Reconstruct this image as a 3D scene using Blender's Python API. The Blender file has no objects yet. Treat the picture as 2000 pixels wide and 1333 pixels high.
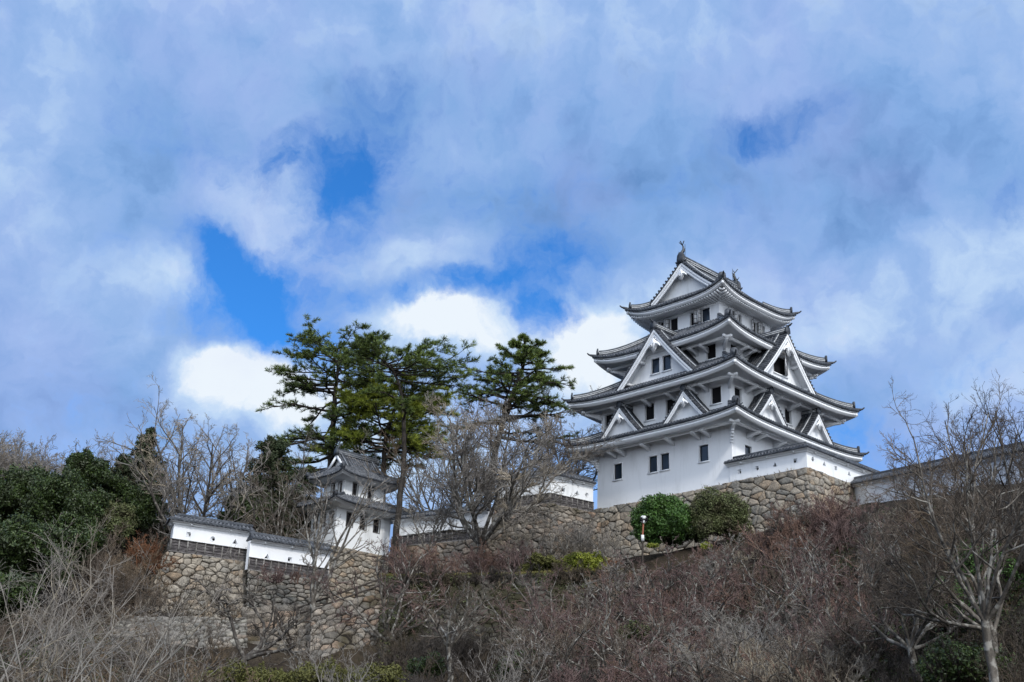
import bpy, math
import numpy as np
from mathutils import Vector, Matrix

# ---------------------------------------------------------------- camera, world, sun, exposure
SC = bpy.context.scene
COL = SC.collection
FPX = 2391.1                                   # focal length for a picture 2000 wide
PITCH, ROLL, YL, YR = [math.radians(a) for a in (21.193, 2.335, -43.314, 46.682)]
_cp, _sp = math.cos(PITCH), math.sin(PITCH)
FW = np.array([0, _cp, _sp]); _u0 = np.array([0, -_sp, _cp]); _r0 = np.array([1., 0, 0])
RT = _r0*math.cos(ROLL)+_u0*math.sin(ROLL); UP = -_r0*math.sin(ROLL)+_u0*math.cos(ROLL)
def ray(x, y): return FW+RT*(x-1000)/FPX-UP*(y-666.5)/FPX
def at(x, y, D):
    d = ray(x, y); return d*D/d[1]
def pz(x, y, z):
    d = ray(x, y); return d*z/d[2]
cam = bpy.data.cameras.new('camera'); camo = bpy.data.objects.new('camera', cam); COL.objects.link(camo)
cam.sensor_fit = 'HORIZONTAL'; cam.sensor_width = 36; cam.lens = 36*FPX/2000
cam.clip_start = 0.1; cam.clip_end = 3000
camo.matrix_world = Matrix(((RT[0], UP[0], -FW[0], 0), (RT[1], UP[1], -FW[1], 0), (RT[2], UP[2], -FW[2], 0), (0, 0, 0, 1)))
SC.camera = camo
SC.view_settings.view_transform = 'Standard'; SC.view_settings.look = 'None'
SC.view_settings.exposure = 0.0; SC.view_settings.gamma = 1.0
SUN_AZ, SUN_EL = math.radians(160), math.radians(40)
sun = bpy.data.lights.new('sun', 'SUN'); sun.energy = 2.4; sun.angle = math.radians(7.0); sun.color = (1, 0.95, 0.88)
suno = bpy.data.objects.new('sun', sun); COL.objects.link(suno)
_sd = Vector((math.sin(SUN_AZ)*math.cos(SUN_EL), math.cos(SUN_AZ)*math.cos(SUN_EL), math.sin(SUN_EL)))
suno.rotation_euler = _sd.to_track_quat('Z', 'Y').to_euler(); suno.location = (0, -20, 60)

class NT:
    """small helper to write node trees"""
    def __init__(s, nt): s.nt = nt; s.N = nt.nodes; s.L = nt.links
    def n(s, t, **kw):
        o = s.N.new(t)
        for k, v in kw.items(): setattr(o, k, v)
        return o
    def setin(s, node, i, v):
        if isinstance(v, bpy.types.NodeSocket): s.L.new(v, node.inputs[i])
        elif v is not None: node.inputs[i].default_value = v
    def m(s, op, a, b=None, c=None, clamp=False):
        o = s.n('ShaderNodeMath', operation=op, use_clamp=clamp)
        s.setin(o, 0, a); s.setin(o, 1, b); s.setin(o, 2, c); return o.outputs[0]
    def noise(s, vec, scale, detail=4, rough=.5, dist=0, dim='3D'):
        o = s.n('ShaderNodeTexNoise', noise_dimensions=dim)
        if vec is not None: s.L.new(vec, o.inputs['Vector'])
        o.inputs['Scale'].default_value = scale; o.inputs['Detail'].default_value = detail
        o.inputs['Roughness'].default_value = rough; o.inputs['Distortion'].default_value = dist
        return o
    def mix(s, f, a, b, bt='MIX'):
        o = s.n('ShaderNodeMix', data_type='RGBA', blend_type=bt)
        s.setin(o, 0, f)
        for i, v in ((6, a), (7, b)):
            if isinstance(v, bpy.types.NodeSocket): s.L.new(v, o.inputs[i])
            else: o.inputs[i].default_value = (*v, 1)
        return o.outputs[2]
    def rng(s, v, a, b, c=0, d=1, interp='SMOOTHSTEP'):
        o = s.n('ShaderNodeMapRange', interpolation_type=interp)
        s.setin(o, 0, v); s.setin(o, 1, a); s.setin(o, 2, b); s.setin(o, 3, c); s.setin(o, 4, d); return o.outputs[0]
    def ramp(s, f, stops):
        o = s.n('ShaderNodeValToRGB'); e = o.color_ramp.elements
        while len(e) < len(stops): e.new(.5)
        for k, (p, c) in enumerate(stops): e[k].position = p; e[k].color = (*c, 1)
        s.setin(o, 0, f); return o.outputs[0]

def srgb(r, g, b):
    return tuple((c/12.92 if c <= .04045 else ((c+.055)/1.055)**2.4) for c in (r/255, g/255, b/255))

world = bpy.data.worlds.new('World'); SC.world = world; world.use_nodes = True
w = NT(world.node_tree); w.N.clear()
tc = w.n('ShaderNodeTexCoord').outputs['Generated']
sx = w.n('ShaderNodeSeparateXYZ'); w.L.new(tc, sx.inputs[0])
az = w.m('MULTIPLY', w.m('ARCTAN2', sx.outputs[0], sx.outputs[1]), 180/math.pi)
el = w.m('MULTIPLY', w.m('ARCSINE', sx.outputs[2]), 180/math.pi)
cx = w.n('ShaderNodeCombineXYZ'); w.L.new(az, cx.inputs[0]); w.L.new(el, cx.inputs[1])
# clouds live in azimuth/elevation degrees and are warped by noise
def vadd(a, b):
    o = w.n('ShaderNodeVectorMath', operation='ADD'); w.L.new(a, o.inputs[0]); w.L.new(b, o.inputs[1]); return o.outputs[0]
def vscale(a, f, off):
    o = w.n('ShaderNodeVectorMath', operation='MULTIPLY_ADD'); w.L.new(a, o.inputs[0])
    o.inputs[1].default_value = (f, f, 0); o.inputs[2].default_value = (off, off, 0); return o.outputs[0]
n1 = w.noise(cx.outputs[0], .10, 5, .55); n2 = w.noise(cx.outputs[0], .42, 7, .62)
warp = vadd(vadd(cx.outputs[0], vscale(n1.outputs['Color'], 5, -2.5)), vscale(n2.outputs['Color'], 2.4, -1.2))
def azel(px, py):
    d = ray(px, py); d = d/np.linalg.norm(d); return math.degrees(math.atan2(d[0], d[1])), math.degrees(math.asin(d[2]))
def blobs(lst):
    acc = None
    for (px, py, rx, ry, rot, amp) in lst:
        a, e = azel(px, py); k = 1/42.
        o = w.n('ShaderNodeMapping', vector_type='TEXTURE'); w.L.new(warp, o.inputs[0])
        o.inputs['Location'].default_value = (a, e, 0); o.inputs['Rotation'].default_value = (0, 0, math.radians(rot))
        o.inputs['Scale'].default_value = (rx*k/math.cos(math.radians(e)), ry*k, 1)
        ln = w.n('ShaderNodeVectorMath', operation='LENGTH'); w.L.new(o.outputs[0], ln.inputs[0])
        v = w.rng(ln.outputs['Value'], 1.6, .25, 0, amp)
        acc = v if acc is None else w.m('ADD', acc, v)
    return acc
HOLES = [(700, 235, 110, 90, 60, .62), (610, 320, 110, 80, 0, .62), (680, 430, 120, 90, 50, .85), (450, 490, 110, 60, -30, .9),
         (520, 560, 170, 80, -10, .95), (600, 665, 130, 50, -20, .75), (250, 470, 90, 50, 20, .35), (1180, 480, 90, 40, 0, .35), (1450, 250, 90, 40, 10, .3), (1280, 170, 120, 40, 0, .2), (1030, 545, 140, 95, 15, 1.15), (830, 580, 140, 38, 8, .9),
         (1065, 635, 55, 45, 0, .7), (1570, 222, 130, 42, 5, .75), (1960, 400, 70, 40, 20, .6), (1670, 870, 150, 90, -10, .8),
         (1900, 700, 120, 60, 0, .45), (1130, 930, 190, 90, 0, .75), (330, 240, 200, 80, -20, .42), (860, 160, 180, 70, 15, .45),
         (1080, 380, 180, 80, 0, .35), (340, 610, 90, 50, 0, .5), (1330, 330, 160, 60, 0, .3), (760, 1020, 260, 80, 0, .3), (1650, 760, 110, 70, 0, .35),
         (780, 330, 120, 90, 0, .4), (440, 600, 110, 60, 0, .5)]
BRIGHT = [(480, 760, 150, 85, 10, .75), (420, 715, 80, 50, 0, .3), (900, 645, 120, 65, 5, .6), (770, 640, 90, 50, 0, .3), (1150, 700, 110, 100, 0, .5),
          (1200, 610, 170, 80, 10, .3), (880, 510, 170, 60, 10, .3), (520, 400, 150, 90, 0, .25), (1880, 520, 200, 90, 10, .25),
          (1620, 600, 110, 100, 0, .2), (600, 510, 90, 45, 0, .2), (200, 650, 280, 110, 30, .2), (350, 540, 150, 60, 0, .2), (950, 60, 1000, 110, 0, .12), (60, 200, 120, 340, 0, .16),
          (1950, 720, 150, 90, 0, .25), (900, 900, 500, 120, 0, .3)]
DARK = [(120, 770, 330, 170, 10, .22), (320, 820, 220, 80, 0, .14), (300, 320, 220, 140, 0, .16), (1250, 330, 420, 160, 5, .16), (1650, 330, 320, 120, 0, .16), (500, 130, 320, 80, 0, .1), (1000, 420, 170, 100, 0, .2), (1750, 60, 340, 80, 0, .1)]
hol = blobs(HOLES); bri = blobs(BRIGHT); drk = blobs(DARK)
nf = w.noise(warp, .13, 6, .5); nf2 = w.noise(warp, .45, 6, .55)
nv = w.m('SUBTRACT', nf.outputs['Fac'], .5); nv2 = w.m('SUBTRACT', nf2.outputs['Fac'], .5)
nf3 = w.noise(warp, 1.1, 6, .6); nv3 = w.m('SUBTRACT', nf3.outputs['Fac'], .5)
holv = w.m('ADD', w.m('MULTIPLY', hol, .82), w.m('ADD', w.m('MULTIPLY', nv, 1.0), w.m('ADD', w.m('MULTIPLY', nv2, 1.35), w.m('MULTIPLY', nv3, .95))))
blue = w.rng(holv, .0, 1.3)
sky = w.n('ShaderNodeTexSky', sky_type='NISHITA'); sky.sun_disc = False
sky.sun_elevation = SUN_EL; sky.sun_rotation = SUN_AZ; sky.altitude = 300
skyt = w.mix(1, w.mix(1, sky.outputs[0], (.105, .105, .105), 'MULTIPLY'), (.30, 1.02, 1.85), 'MULTIPLY')
lum = w.m('ADD', w.m('SUBTRACT', w.m('ADD', .48, bri), drk), w.m('ADD', w.m('MULTIPLY', nv, .9), w.m('ADD', w.m('MULTIPLY', nv2, .8), w.m('MULTIPLY', nv3, .22))))
cloud = w.ramp(lum, [(0, srgb(104, 146, 202)), (.3, srgb(132, 172, 226)), (.55, srgb(156, 188, 236)), (.8, srgb(192, 217, 247)), (1, srgb(236, 245, 254))])
cloud = w.mix(w.rng(n1.outputs['Fac'], .45, .65, 0, .4), cloud, w.mix(.5, cloud, srgb(176, 182, 240)))
fin = w.mix(w.m('SUBTRACT', blue, w.m('MULTIPLY', w.rng(bri, .3, .9), .7), clamp=True), cloud, skyt)
# fill glow added to unseen sky behind the viewer, sunward, to brighten the walls
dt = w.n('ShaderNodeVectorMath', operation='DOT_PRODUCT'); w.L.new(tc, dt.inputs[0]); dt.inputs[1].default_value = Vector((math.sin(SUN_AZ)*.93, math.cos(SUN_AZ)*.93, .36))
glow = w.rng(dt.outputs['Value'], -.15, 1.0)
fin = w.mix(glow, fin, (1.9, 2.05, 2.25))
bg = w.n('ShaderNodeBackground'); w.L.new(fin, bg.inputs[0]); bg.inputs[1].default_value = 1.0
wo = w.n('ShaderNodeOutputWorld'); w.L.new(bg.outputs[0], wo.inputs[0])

# ---------------------------------------------------------------- materials
def material(name, fn, rough=.8, spec=.3):
    m = bpy.data.materials.new(name); m.use_nodes = True
    t = NT(m.node_tree); b = t.N['Principled BSDF']
    b.inputs['Roughness'].default_value = rough; b.inputs['Specular IOR Level'].default_value = spec
    fn(t, b); return m
def bump(t, b, h, s=.3, d=.05):
    o = t.n('ShaderNodeBump'); o.inputs['Strength'].default_value = s; o.inputs['Distance'].default_value = d
    t.L.new(h, o.inputs['Height']); t.L.new(o.outputs[0], b.inputs['Normal'])
def objc(t): return t.n('ShaderNodeTexCoord').outputs['Object']
def base(t, b, c): t.L.new(c, b.inputs['Base Color'])
def f_plaster(a, c2, stain=.35):
    def fn(t, b):
        v = objc(t)
        mp = t.n('ShaderNodeMapping'); mp.inputs['Scale'].default_value = (1, 1, .18); t.L.new(v, mp.inputs[0])
        n = t.noise(mp.outputs[0], 1.6, 8, .65); n2 = t.noise(v, .35, 4, .5)
        f = t.rng(n.outputs['Fac'], .48, .78, 0, stain)
        c = t.mix(f, a, c2); c = t.mix(t.rng(n2.outputs['Fac'], .4, .7, 0, .35), c, tuple(x*.88 for x in a))
        base(t, b, c); nn = t.noise(v, 14, 5, .6); bump(t, b, nn.outputs['Fac'], .12, .02)
    return fn
M = {}
M['plaster'] = material('white plaster', f_plaster((.74, .76, .79), (.44, .46, .47), .5), .85, .2)
M['old_plaster'] = material('weathered white plaster', f_plaster((.72, .74, .76), (.36, .37, .36), .7), .9, .2)
M['white_wood'] = material('white painted timber', f_plaster((.76, .78, .81), (.60, .61, .62), .25), .7, .3)
def f_tile(t, b):
    v = objc(t); g = t.n('ShaderNodeNewGeometry')
    n = t.noise(v, 2.2, 5, .6); n2 = t.noise(v, 9, 4, .6)
    c = t.mix(t.rng(n.outputs['Fac'], .35, .7), (.026, .031, .04), (.075, .083, .098))
    c = t.mix(t.rng(n2.outputs['Fac'], .55, .8, 0, .5), c, (.15, .16, .175))
    base(t, b, c); bump(t, b, n2.outputs['Fac'], .25, .03)
M['tile'] = material('smoked grey roof tile', f_tile, .62, .3)
def f_rib(t, b):
    v = objc(t); n = t.noise(v, 3.2, 6, .65); n2 = t.noise(v, 13, 4, .6)
    c = t.mix(t.rng(n.outputs['Fac'], .38, .66), (.035, .04, .05), (.12, .128, .145)); base(t, b, t.mix(t.rng(n2.outputs['Fac'], .55, .72, 0, .6), c, (.30, .31, .33)))
M['rib'] = material('round cover tile', f_rib, .6, .3)
def f_tilel(t, b):
    v = objc(t); n = t.noise(v, 6, 5, .6)
    base(t, b, t.mix(t.rng(n.outputs['Fac'], .3, .7), (.16, .175, .20), (.33, .35, .38)))
M['tile_light'] = material('pale grey roof tile', f_tilel, .5, .4)
def f_mortar(t, b):
    n = t.noise(objc(t), 7, 5, .6); base(t, b, t.mix(t.rng(n.outputs['Fac'], .35, .75), (.62, .64, .66), (.28, .3, .32)))
M['mortar'] = material('lime mortar', f_mortar, .8, .2)
def f_dark(t, b): b.inputs['Base Color'].default_value = (.012, .012, .014, 1)
M['dark'] = material('dark interior', f_dark, .9, .1)
def f_glass(t, b): b.inputs['Base Color'].default_value = (.016, .026, .042, 1)
M['glass'] = material('dark window glass', f_glass, .12, .6)
def f_wood(t, b):
    v = objc(t); mp = t.n('ShaderNodeMapping'); mp.inputs['Scale'].default_value = (1, 1, 6); t.L.new(v, mp.inputs[0])
    n = t.noise(mp.outputs[0], 2.2, 7, .65); base(t, b, t.mix(t.rng(n.outputs['Fac'], .35, .7), (.028, .025, .027), (.13, .12, .12)))
    bump(t, b, n.outputs['Fac'], .4, .03)
M['board'] = material('weathered dark boards', f_wood, .85, .2)
def f_batten(t, b):
    n = t.noise(objc(t), 5, 6, .6); base(t, b, t.mix(t.rng(n.outputs['Fac'], .35, .7), (.09, .085, .08), (.26, .25, .24)))
M['batten'] = material('greyed timber batten', f_batten, .85, .2)
def f_stone(pal, moss=0., mosscol=(.05, .06, .02)):
    def fn(t, b):
        v = objc(t); g = t.n('ShaderNodeNewGeometry'); r = g.outputs['Random Per Island']
        c = t.ramp(r, [(k/(len(pal)-1), p) for k, p in enumerate(pal)])
        n = t.noise(v, 2.6, 9, .74, .6); n2 = t.noise(v, .45, 4, .5); n3 = t.noise(v, 11, 6, .65)
        c = t.mix(t.rng(n.outputs['Fac'], .45, .66, 0, .85), c, tuple(x*.36 for x in pal[0]))
        c = t.mix(t.rng(n3.outputs['Fac'], .6, .75, 0, .5), c, tuple(min(.7, x*1.55) for x in pal[-1]))
        if moss: c = t.mix(t.rng(n2.outputs['Fac'], .62-.35*moss, .8-.3*moss, 0, .92), c, mosscol)
        base(t, b, c); bump(t, b, n.outputs['Fac'], 1.0, .22)
    return fn
M['stone_tan'] = material('tan field stone', f_stone([(.28, .25, .205), (.35, .31, .255), (.21, .20, .18), (.41, .37, .31), (.31, .235, .165), (.28, .275, .255)]), .9, .2)
M['stone_grey'] = material('grey field stone', f_stone([(.19, .18, .16), (.27, .25, .225), (.14, .14, .13), (.33, .31, .27), (.24, .195, .16)], .2, (.07, .06, .04)), .9, .2)
M['stone_brown'] = material('brown field stone', f_stone([(.19, .165, .14), (.28, .245, .205), (.15, .14, .125), (.34, .305, .26), (.27, .185, .13)], .3, (.07, .06, .035)), .9, .2)
M['stone_moss'] = material('mossy field stone', f_stone([(.08, .075, .065), (.13, .12, .11), (.06, .06, .055), (.18, .17, .155)], .85, (.032, .030, .016)), .95, .1)
def f_gap(t, b):
    n = t.noise(objc(t), 4, 5, .6); base(t, b, t.mix(n.outputs['Fac'], (.008, .007, .006), (.03, .025, .02)))
M['gap'] = material('dark earth between stones', f_gap, .95, .1)
def f_twig(a, c2, spread=.5):
    def fn(t, b):
        g = t.n('ShaderNodeNewGeometry'); n = t.noise(objc(t), 1.3, 4, .6)
        c = t.mix(g.outputs['Random Per Island'], a, c2)
        n3 = t.noise(objc(t), .38, 3, .6); c = t.mix(t.rng(n3.outputs['Fac'], .38, .62), c, tuple(x*f for x, f in zip(c2, (.62, .66, .68))))
        n4 = t.noise(objc(t), .17, 3, .6); c = t.mix(t.rng(n4.outputs['Fac'], .47, .60, 0, .75), c, (c2[0]*.95, c2[1]*.86, c2[2]*.66)); c = t.mix(t.rng(n4.outputs['Fac'], .50, .36, 0, .6), c, tuple(x*.45 for x in c2))
        c = t.mix(t.rng(n.outputs['Fac'], .4, .65, 0, spread), c, tuple(x*.5 for x in a)); base(t, b, c)
    return fn
M['twig_grey'] = material('grey bare twigs', f_twig((.14, .125, .113), (.33, .30, .275)), .85, .2)
M['twig_pale'] = material('pale bare shoots', f_twig((.17, .15, .135), (.33, .305, .275), .6), .85, .2)
M['twig_brown'] = material('brown bare twigs', f_twig((.07, .055, .044), (.20, .16, .13)), .85, .2)
M['twig_red'] = material('reddish bare twigs', f_twig((.085, .055, .05), (.23, .155, .145)), .85, .2)
M['twig_dark'] = material('dark bare twigs', f_twig((.03, .025, .022), (.10, .085, .075)), .85, .2)
M['twig_rust'] = material('rust brown shrub', f_twig((.09, .045, .028), (.19, .095, .06)), .85, .2)
def f_bark(a, c2, patch, sc=3.):
    def fn(t, b):
        v = objc(t); mp = t.n('ShaderNodeMapping'); mp.inputs['Scale'].default_value = (1, 1, .35); t.L.new(v, mp.inputs[0])
        n = t.noise(mp.outputs[0], 6, 8, .7); n2 = t.noise(v, sc, 5, .6)
        c = t.mix(t.rng(n.outputs['Fac'], .35, .7), a, c2); c = t.mix(t.rng(n2.outputs['Fac'], .5, .62, 0, .8), c, patch)
        base(t, b, c); bump(t, b, n.outputs['Fac'], .7, .05)
    return fn
M['bark_pine'] = material('pine bark', f_bark((.02, .018, .016), (.055, .048, .042), (.045, .038, .033)), .95, .1)
M['bark_grey'] = material('lichen spotted bark', f_bark((.05, .044, .038), (.14, .125, .108), (.29, .28, .255)), .9, .2)
M['bark_dark'] = material('dark bark', f_bark((.035, .03, .027), (.10, .09, .08), (.19, .18, .16)), .9, .2)
def f_leaf(a, c2, c3):
    def fn(t, b):
        g = t.n('ShaderNodeNewGeometry'); n = t.noise(objc(t), .8, 4, .6)
        c = t.mix(g.outputs['Random Per Island'], a, c2); c = t.mix(t.rng(n.outputs['Fac'], .42, .66), c, c3); base(t, b, c)
        b.inputs['Subsurface Weight'].default_value = 0
    return fn
M['needle'] = material('pine needles', f_leaf((.065, .10, .022), (.16, .21, .045), (.05, .08, .022)), .6, .3)
M['needle_yellow'] = material('yellow green pine needles', f_leaf((.15, .19, .02), (.32, .35, .045), (.10, .14, .02)), .6, .3)
M['needle_blue'] = material('deep green pine needles', f_leaf((.06, .09, .022), (.16, .21, .05), (.045, .07, .02)), .6, .3)
M['conifer'] = material('dark conifer foliage', f_leaf((.022, .035, .016), (.06, .08, .04), (.045, .04, .025)), .7, .2)
M['leaf_dark'] = material('dark evergreen leaves', f_leaf((.010, .022, .006), (.055, .085, .02), (.024, .034, .012)), .5, .35)
M['leaf_green'] = material('green evergreen leaves', f_leaf((.022, .06, .012), (.09, .18, .035), (.035, .075, .016)), .5, .35)
M['leaf_olive'] = material('olive shrub leaves', f_leaf((.055, .07, .025), (.13, .15, .06), (.07, .065, .035)), .6, .3)
M['leaf_yellow'] = material('yellow green hedge leaves', f_leaf((.11, .135, .015), (.26, .28, .035), (.09, .11, .018)), .6, .3)
M['leaf_brownolive'] = material('browned hedge leaves', f_leaf((.055, .055, .02), (.13, .13, .04), (.08, .085, .022)), .7, .2)
M['grass'] = material('dry winter grass', f_leaf((.14, .12, .045), (.26, .23, .09), (.10, .11, .03)), .8, .2)
M['grass_dead'] = material('dead grass', f_leaf((.06, .048, .03), (.15, .12, .075), (.05, .045, .022)), .9, .1)
def f_ground(t, b):
    v = objc(t); n = t.noise(v, .25, 7, .65); n2 = t.noise(v, 3, 8, .7)
    c = t.mix(t.rng(n.outputs['Fac'], .4, .62), (.026, .02, .015), (.045, .035, .024)); c = t.mix(t.rng(n2.outputs['Fac'], .45, .75, 0, .8), c, (.06, .046, .034))
    base(t, b, c); bump(t, b, n2.outputs['Fac'], .8, .3)
M['ground'] = material('leaf littered hillside', f_ground, .95, .1)
def f_flat(c): return lambda t, b: base(t, b, t.mix(t.rng(t.noise(objc(t), 6, 4, .6).outputs['Fac'], .4, .7), c, tuple(x*.75 for x in c)))
M['rust'] = material('rust red painted steel', f_flat((.28, .10, .06)), .6, .3)
M['pale_metal'] = material('pale grey metal', f_flat((.62, .64, .64)), .5, .4)
M['bronze'] = material('dark roof ornament', f_flat((.035, .042, .05)), .45, .5)
M['rail'] = material('dark weathered rail', f_flat((.05, .042, .036)), .85, .2)

# ---------------------------------------------------------------- mesh helpers
class MB:
    def __init__(s): s.v = []; s.f = []; s.n = 0; s.fm = []; s.mi = 0
    def add(s, v, f):
        v = np.asarray(v, float).reshape(-1, 3)
        if isinstance(f, np.ndarray): s.f.append(f.astype(np.int64)+s.n); s.fm.append(np.full(len(f), s.mi))
        else:
            by = {}
            for q in f: by.setdefault(len(q), []).append(q)
            for q in by.values(): s.f.append(np.array(q, np.int64)+s.n); s.fm.append(np.full(len(q), s.mi))
        s.v.append(v); s.n += len(v); return s
    def grid(s, P, close=False):
        P = np.asarray(P, float); a, b = P.shape[:2]
        I = np.arange(a*b).reshape(a, b)
        if close: I = np.concatenate([I, I[:, :1]], 1)
        F = np.stack([I[:-1, :-1], I[1:, :-1], I[1:, 1:], I[:-1, 1:]], -1).reshape(-1, 4)
        return s.add(P.reshape(-1, 3), F)
    def hexa(s, c8):   # 4 bottom, 4 top corners
        return s.add(c8, [(3, 2, 1, 0), (4, 5, 6, 7), (0, 1, 5, 4), (1, 2, 6, 5), (2, 3, 7, 6), (3, 0, 4, 7)])
    def box(s, c, d, R=None):
        c = np.array(c, float); d = np.array(d, float)/2
        q = np.array([(-1, -1, -1), (1, -1, -1), (1, 1, -1), (-1, 1, -1), (-1, -1, 1), (1, -1, 1), (1, 1, 1), (-1, 1, 1)])*d
        if R is not None: q = q@np.array(R).T
        return s.hexa(q+c)
    def bar(s, p, q, wd, ht, up=(0, 0, 1)):
        p = np.array(p, float); q = np.array(q, float); d = q-p; L = np.linalg.norm(d); d /= L
        a = np.cross(d, up); a /= np.linalg.norm(a); u = np.cross(a, d)
        return s.box((p+q)/2, (L, wd, ht), np.stack([d, a, u], 1))
    def prism(s, poly, off):   # poly Nx3 planar, off extrusion vector
        P = np.array(poly, float); n = len(P); off = np.array(off, float)
        f = [tuple(range(n))[::-1], tuple(range(n, 2*n))]+[(i, (i+1) % n, n+(i+1) % n, n+i) for i in range(n)]
        return s.add(np.concatenate([P, P+off]), f)
    def tube(s, P, r, k=8, up=None, cap=True):
        P = np.array(P, float); n = len(P); r = np.broadcast_to(np.array(r, float), (n,))
        T = np.gradient(P, axis=0); T /= np.linalg.norm(T, axis=1)[:, None]+1e-9
        ref = np.array([0, 0, 1.]) if abs(T[:, 2]).mean() < .8 else np.array([1., 0, 0])
        A = np.cross(T, ref); A /= np.linalg.norm(A, axis=1)[:, None]+1e-9; B = np.cross(T, A)
        th = np.arange(k)*2*np.pi/k
        G = P[:, None]+r[:, None, None]*(np.cos(th)[None, :, None]*A[:, None]+np.sin(th)[None, :, None]*B[:, None])
        s.grid(G, close=True)
        if cap: s.add(G[-1], [tuple(range(k))]); s.add(G[0], [tuple(range(k))[::-1]])
        return s
    def segs(s, p, q, r0, r1, k=3):   # many small tapered prisms at once
        p = np.asarray(p); q = np.asarray(q); d = q-p; L = np.linalg.norm(d, axis=1, keepdims=True)+1e-9; d = d/L
        ref = np.where(np.abs(d[:, 2:3]) < .9, np.array([[0, 0, 1.]]), np.array([[1., 0, 0]]))
        A = np.cross(d, ref); A /= np.linalg.norm(A, axis=1, keepdims=True); B = np.cross(d, A)
        th = np.arange(k)*2*np.pi/k; cs = np.cos(th)[None, :, None]; sn = np.sin(th)[None, :, None]
        ring = cs*A[:, None]+sn*B[:, None]
        v = np.concatenate([p[:, None]+ring*np.asarray(r0)[:, None, None], q[:, None]+ring*np.asarray(r1)[:, None, None]], 1)
        n = len(p); b0 = (np.arange(n)*2*k)[:, None]
        i = np.arange(k); F = np.stack([i, (i+1) % k, k+(i+1) % k, k+i], -1)
        return s.add(v.reshape(-1, 3), (b0[:, :, None]+F[None]).reshape(-1, 4))
    def build(s, name, mat, parent=None, smooth=False, loc=None):
        me = bpy.data.meshes.new(name)
        V = np.concatenate(s.v) if s.v else np.zeros((0, 3))
        if loc is not None: V = V-np.array(loc)
        tot = np.concatenate([np.full(len(f), f.shape[1]) for f in s.f]); idx = np.concatenate([f.reshape(-1) for f in s.f])
        me.vertices.add(len(V)); me.vertices.foreach_set('co', V.astype(np.float32).reshape(-1))
        me.loops.add(len(idx)); me.loops.foreach_set('vertex_index', idx.astype(np.int32))
        me.polygons.add(len(tot)); st = np.concatenate([[0], np.cumsum(tot)[:-1]])
        me.polygons.foreach_set('loop_start', st.astype(np.int32))
        if smooth: me.polygons.foreach_set('use_smooth', np.ones(len(tot), bool))
        for q in (mat if isinstance(mat, (list, tuple)) else [mat]): me.materials.append(M[q])
        if isinstance(mat, (list, tuple)): me.polygons.foreach_set('material_index', np.concatenate(s.fm).astype(np.int32))
        me.update(calc_edges=True); me.validate()
        o = bpy.data.objects.new(name, me); COL.objects.link(o)
        if parent is not None: o.parent = parent
        if loc is not None: o.location = loc
        return o
def tag(o, label=None, cat=None, group=None, kind=None):
    for k, v in (('label', label), ('category', cat), ('group', group), ('kind', kind)):
        if v: o[k] = v
    return o
def thing(name, loc, rz, label, cat, group=None):
    o = bpy.data.objects.new(name, None); COL.objects.link(o); o.location = loc; o.rotation_euler = (0, 0, rz)
    o.empty_display_size = .3
    return tag(o, label, cat, group)
def sub(o, parent):  # parent an existing object keeping the same local frame
    o.parent = parent; return o
def unit(v): v = np.array(v, float); return v/np.linalg.norm(v)

# ---------------------------------------------------------------- building helpers (frames: Pt(s along, o outward, z))
def SP(i, s, h, z):
    s, h, z = np.broadcast_arrays(*[np.asarray(q, float) for q in (s, h, z)])
    return np.stack([(-h, s), (s, -h), (h, s), (s, h)][i]+(z,), -1)
def side(i, h): return lambda s, o, z: SP(i, s, h+np.asarray(o, float), z)
def fbox(mb, Pt, s0, s1, o0, o1, z0, z1):
    return mb.hexa([Pt(s0, o0, z0), Pt(s1, o0, z0), Pt(s1, o1, z0), Pt(s0, o1, z0), Pt(s0, o0, z1), Pt(s1, o0, z1), Pt(s1, o1, z1), Pt(s0, o1, z1)])
def wall_face(mb, Pt, s0, s1, z0, z1, holes=(), depth=.2, zfun=None):
    S = sorted(set([s0, s1]+[h[0] for h in holes]+[h[1] for h in holes])); Z = sorted(set([z0, z1]+[h[2] for h in holes]+[h[3] for h in holes]))
    zz = (lambda s, z: z) if zfun is None else zfun
    for a, b in zip(S[:-1], S[1:]):
        for c, d in zip(Z[:-1], Z[1:]):
            if any(h[0] <= a and b <= h[1] and h[2] <= c and d <= h[3] for h in holes): continue
            mb.add([Pt(a, 0, zz(a, c)), Pt(b, 0, zz(b, c)), Pt(b, 0, zz(b, d)), Pt(a, 0, zz(a, d))], [(0, 1, 2, 3)])
    for (a, b, c, d) in [h[:4] for h in holes]:
        if depth:
            q = [(a, c), (b, c), (b, d), (a, d)]
            for k in range(4):
                (e, f), (g, h_) = q[k], q[(k+1) % 4]
                mb.add([Pt(e, 0, zz(e, f)), Pt(g, 0, zz(g, h_)), Pt(g, -depth, zz(g, h_)), Pt(e, -depth, zz(e, f))], [(0, 1, 2, 3)])
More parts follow.
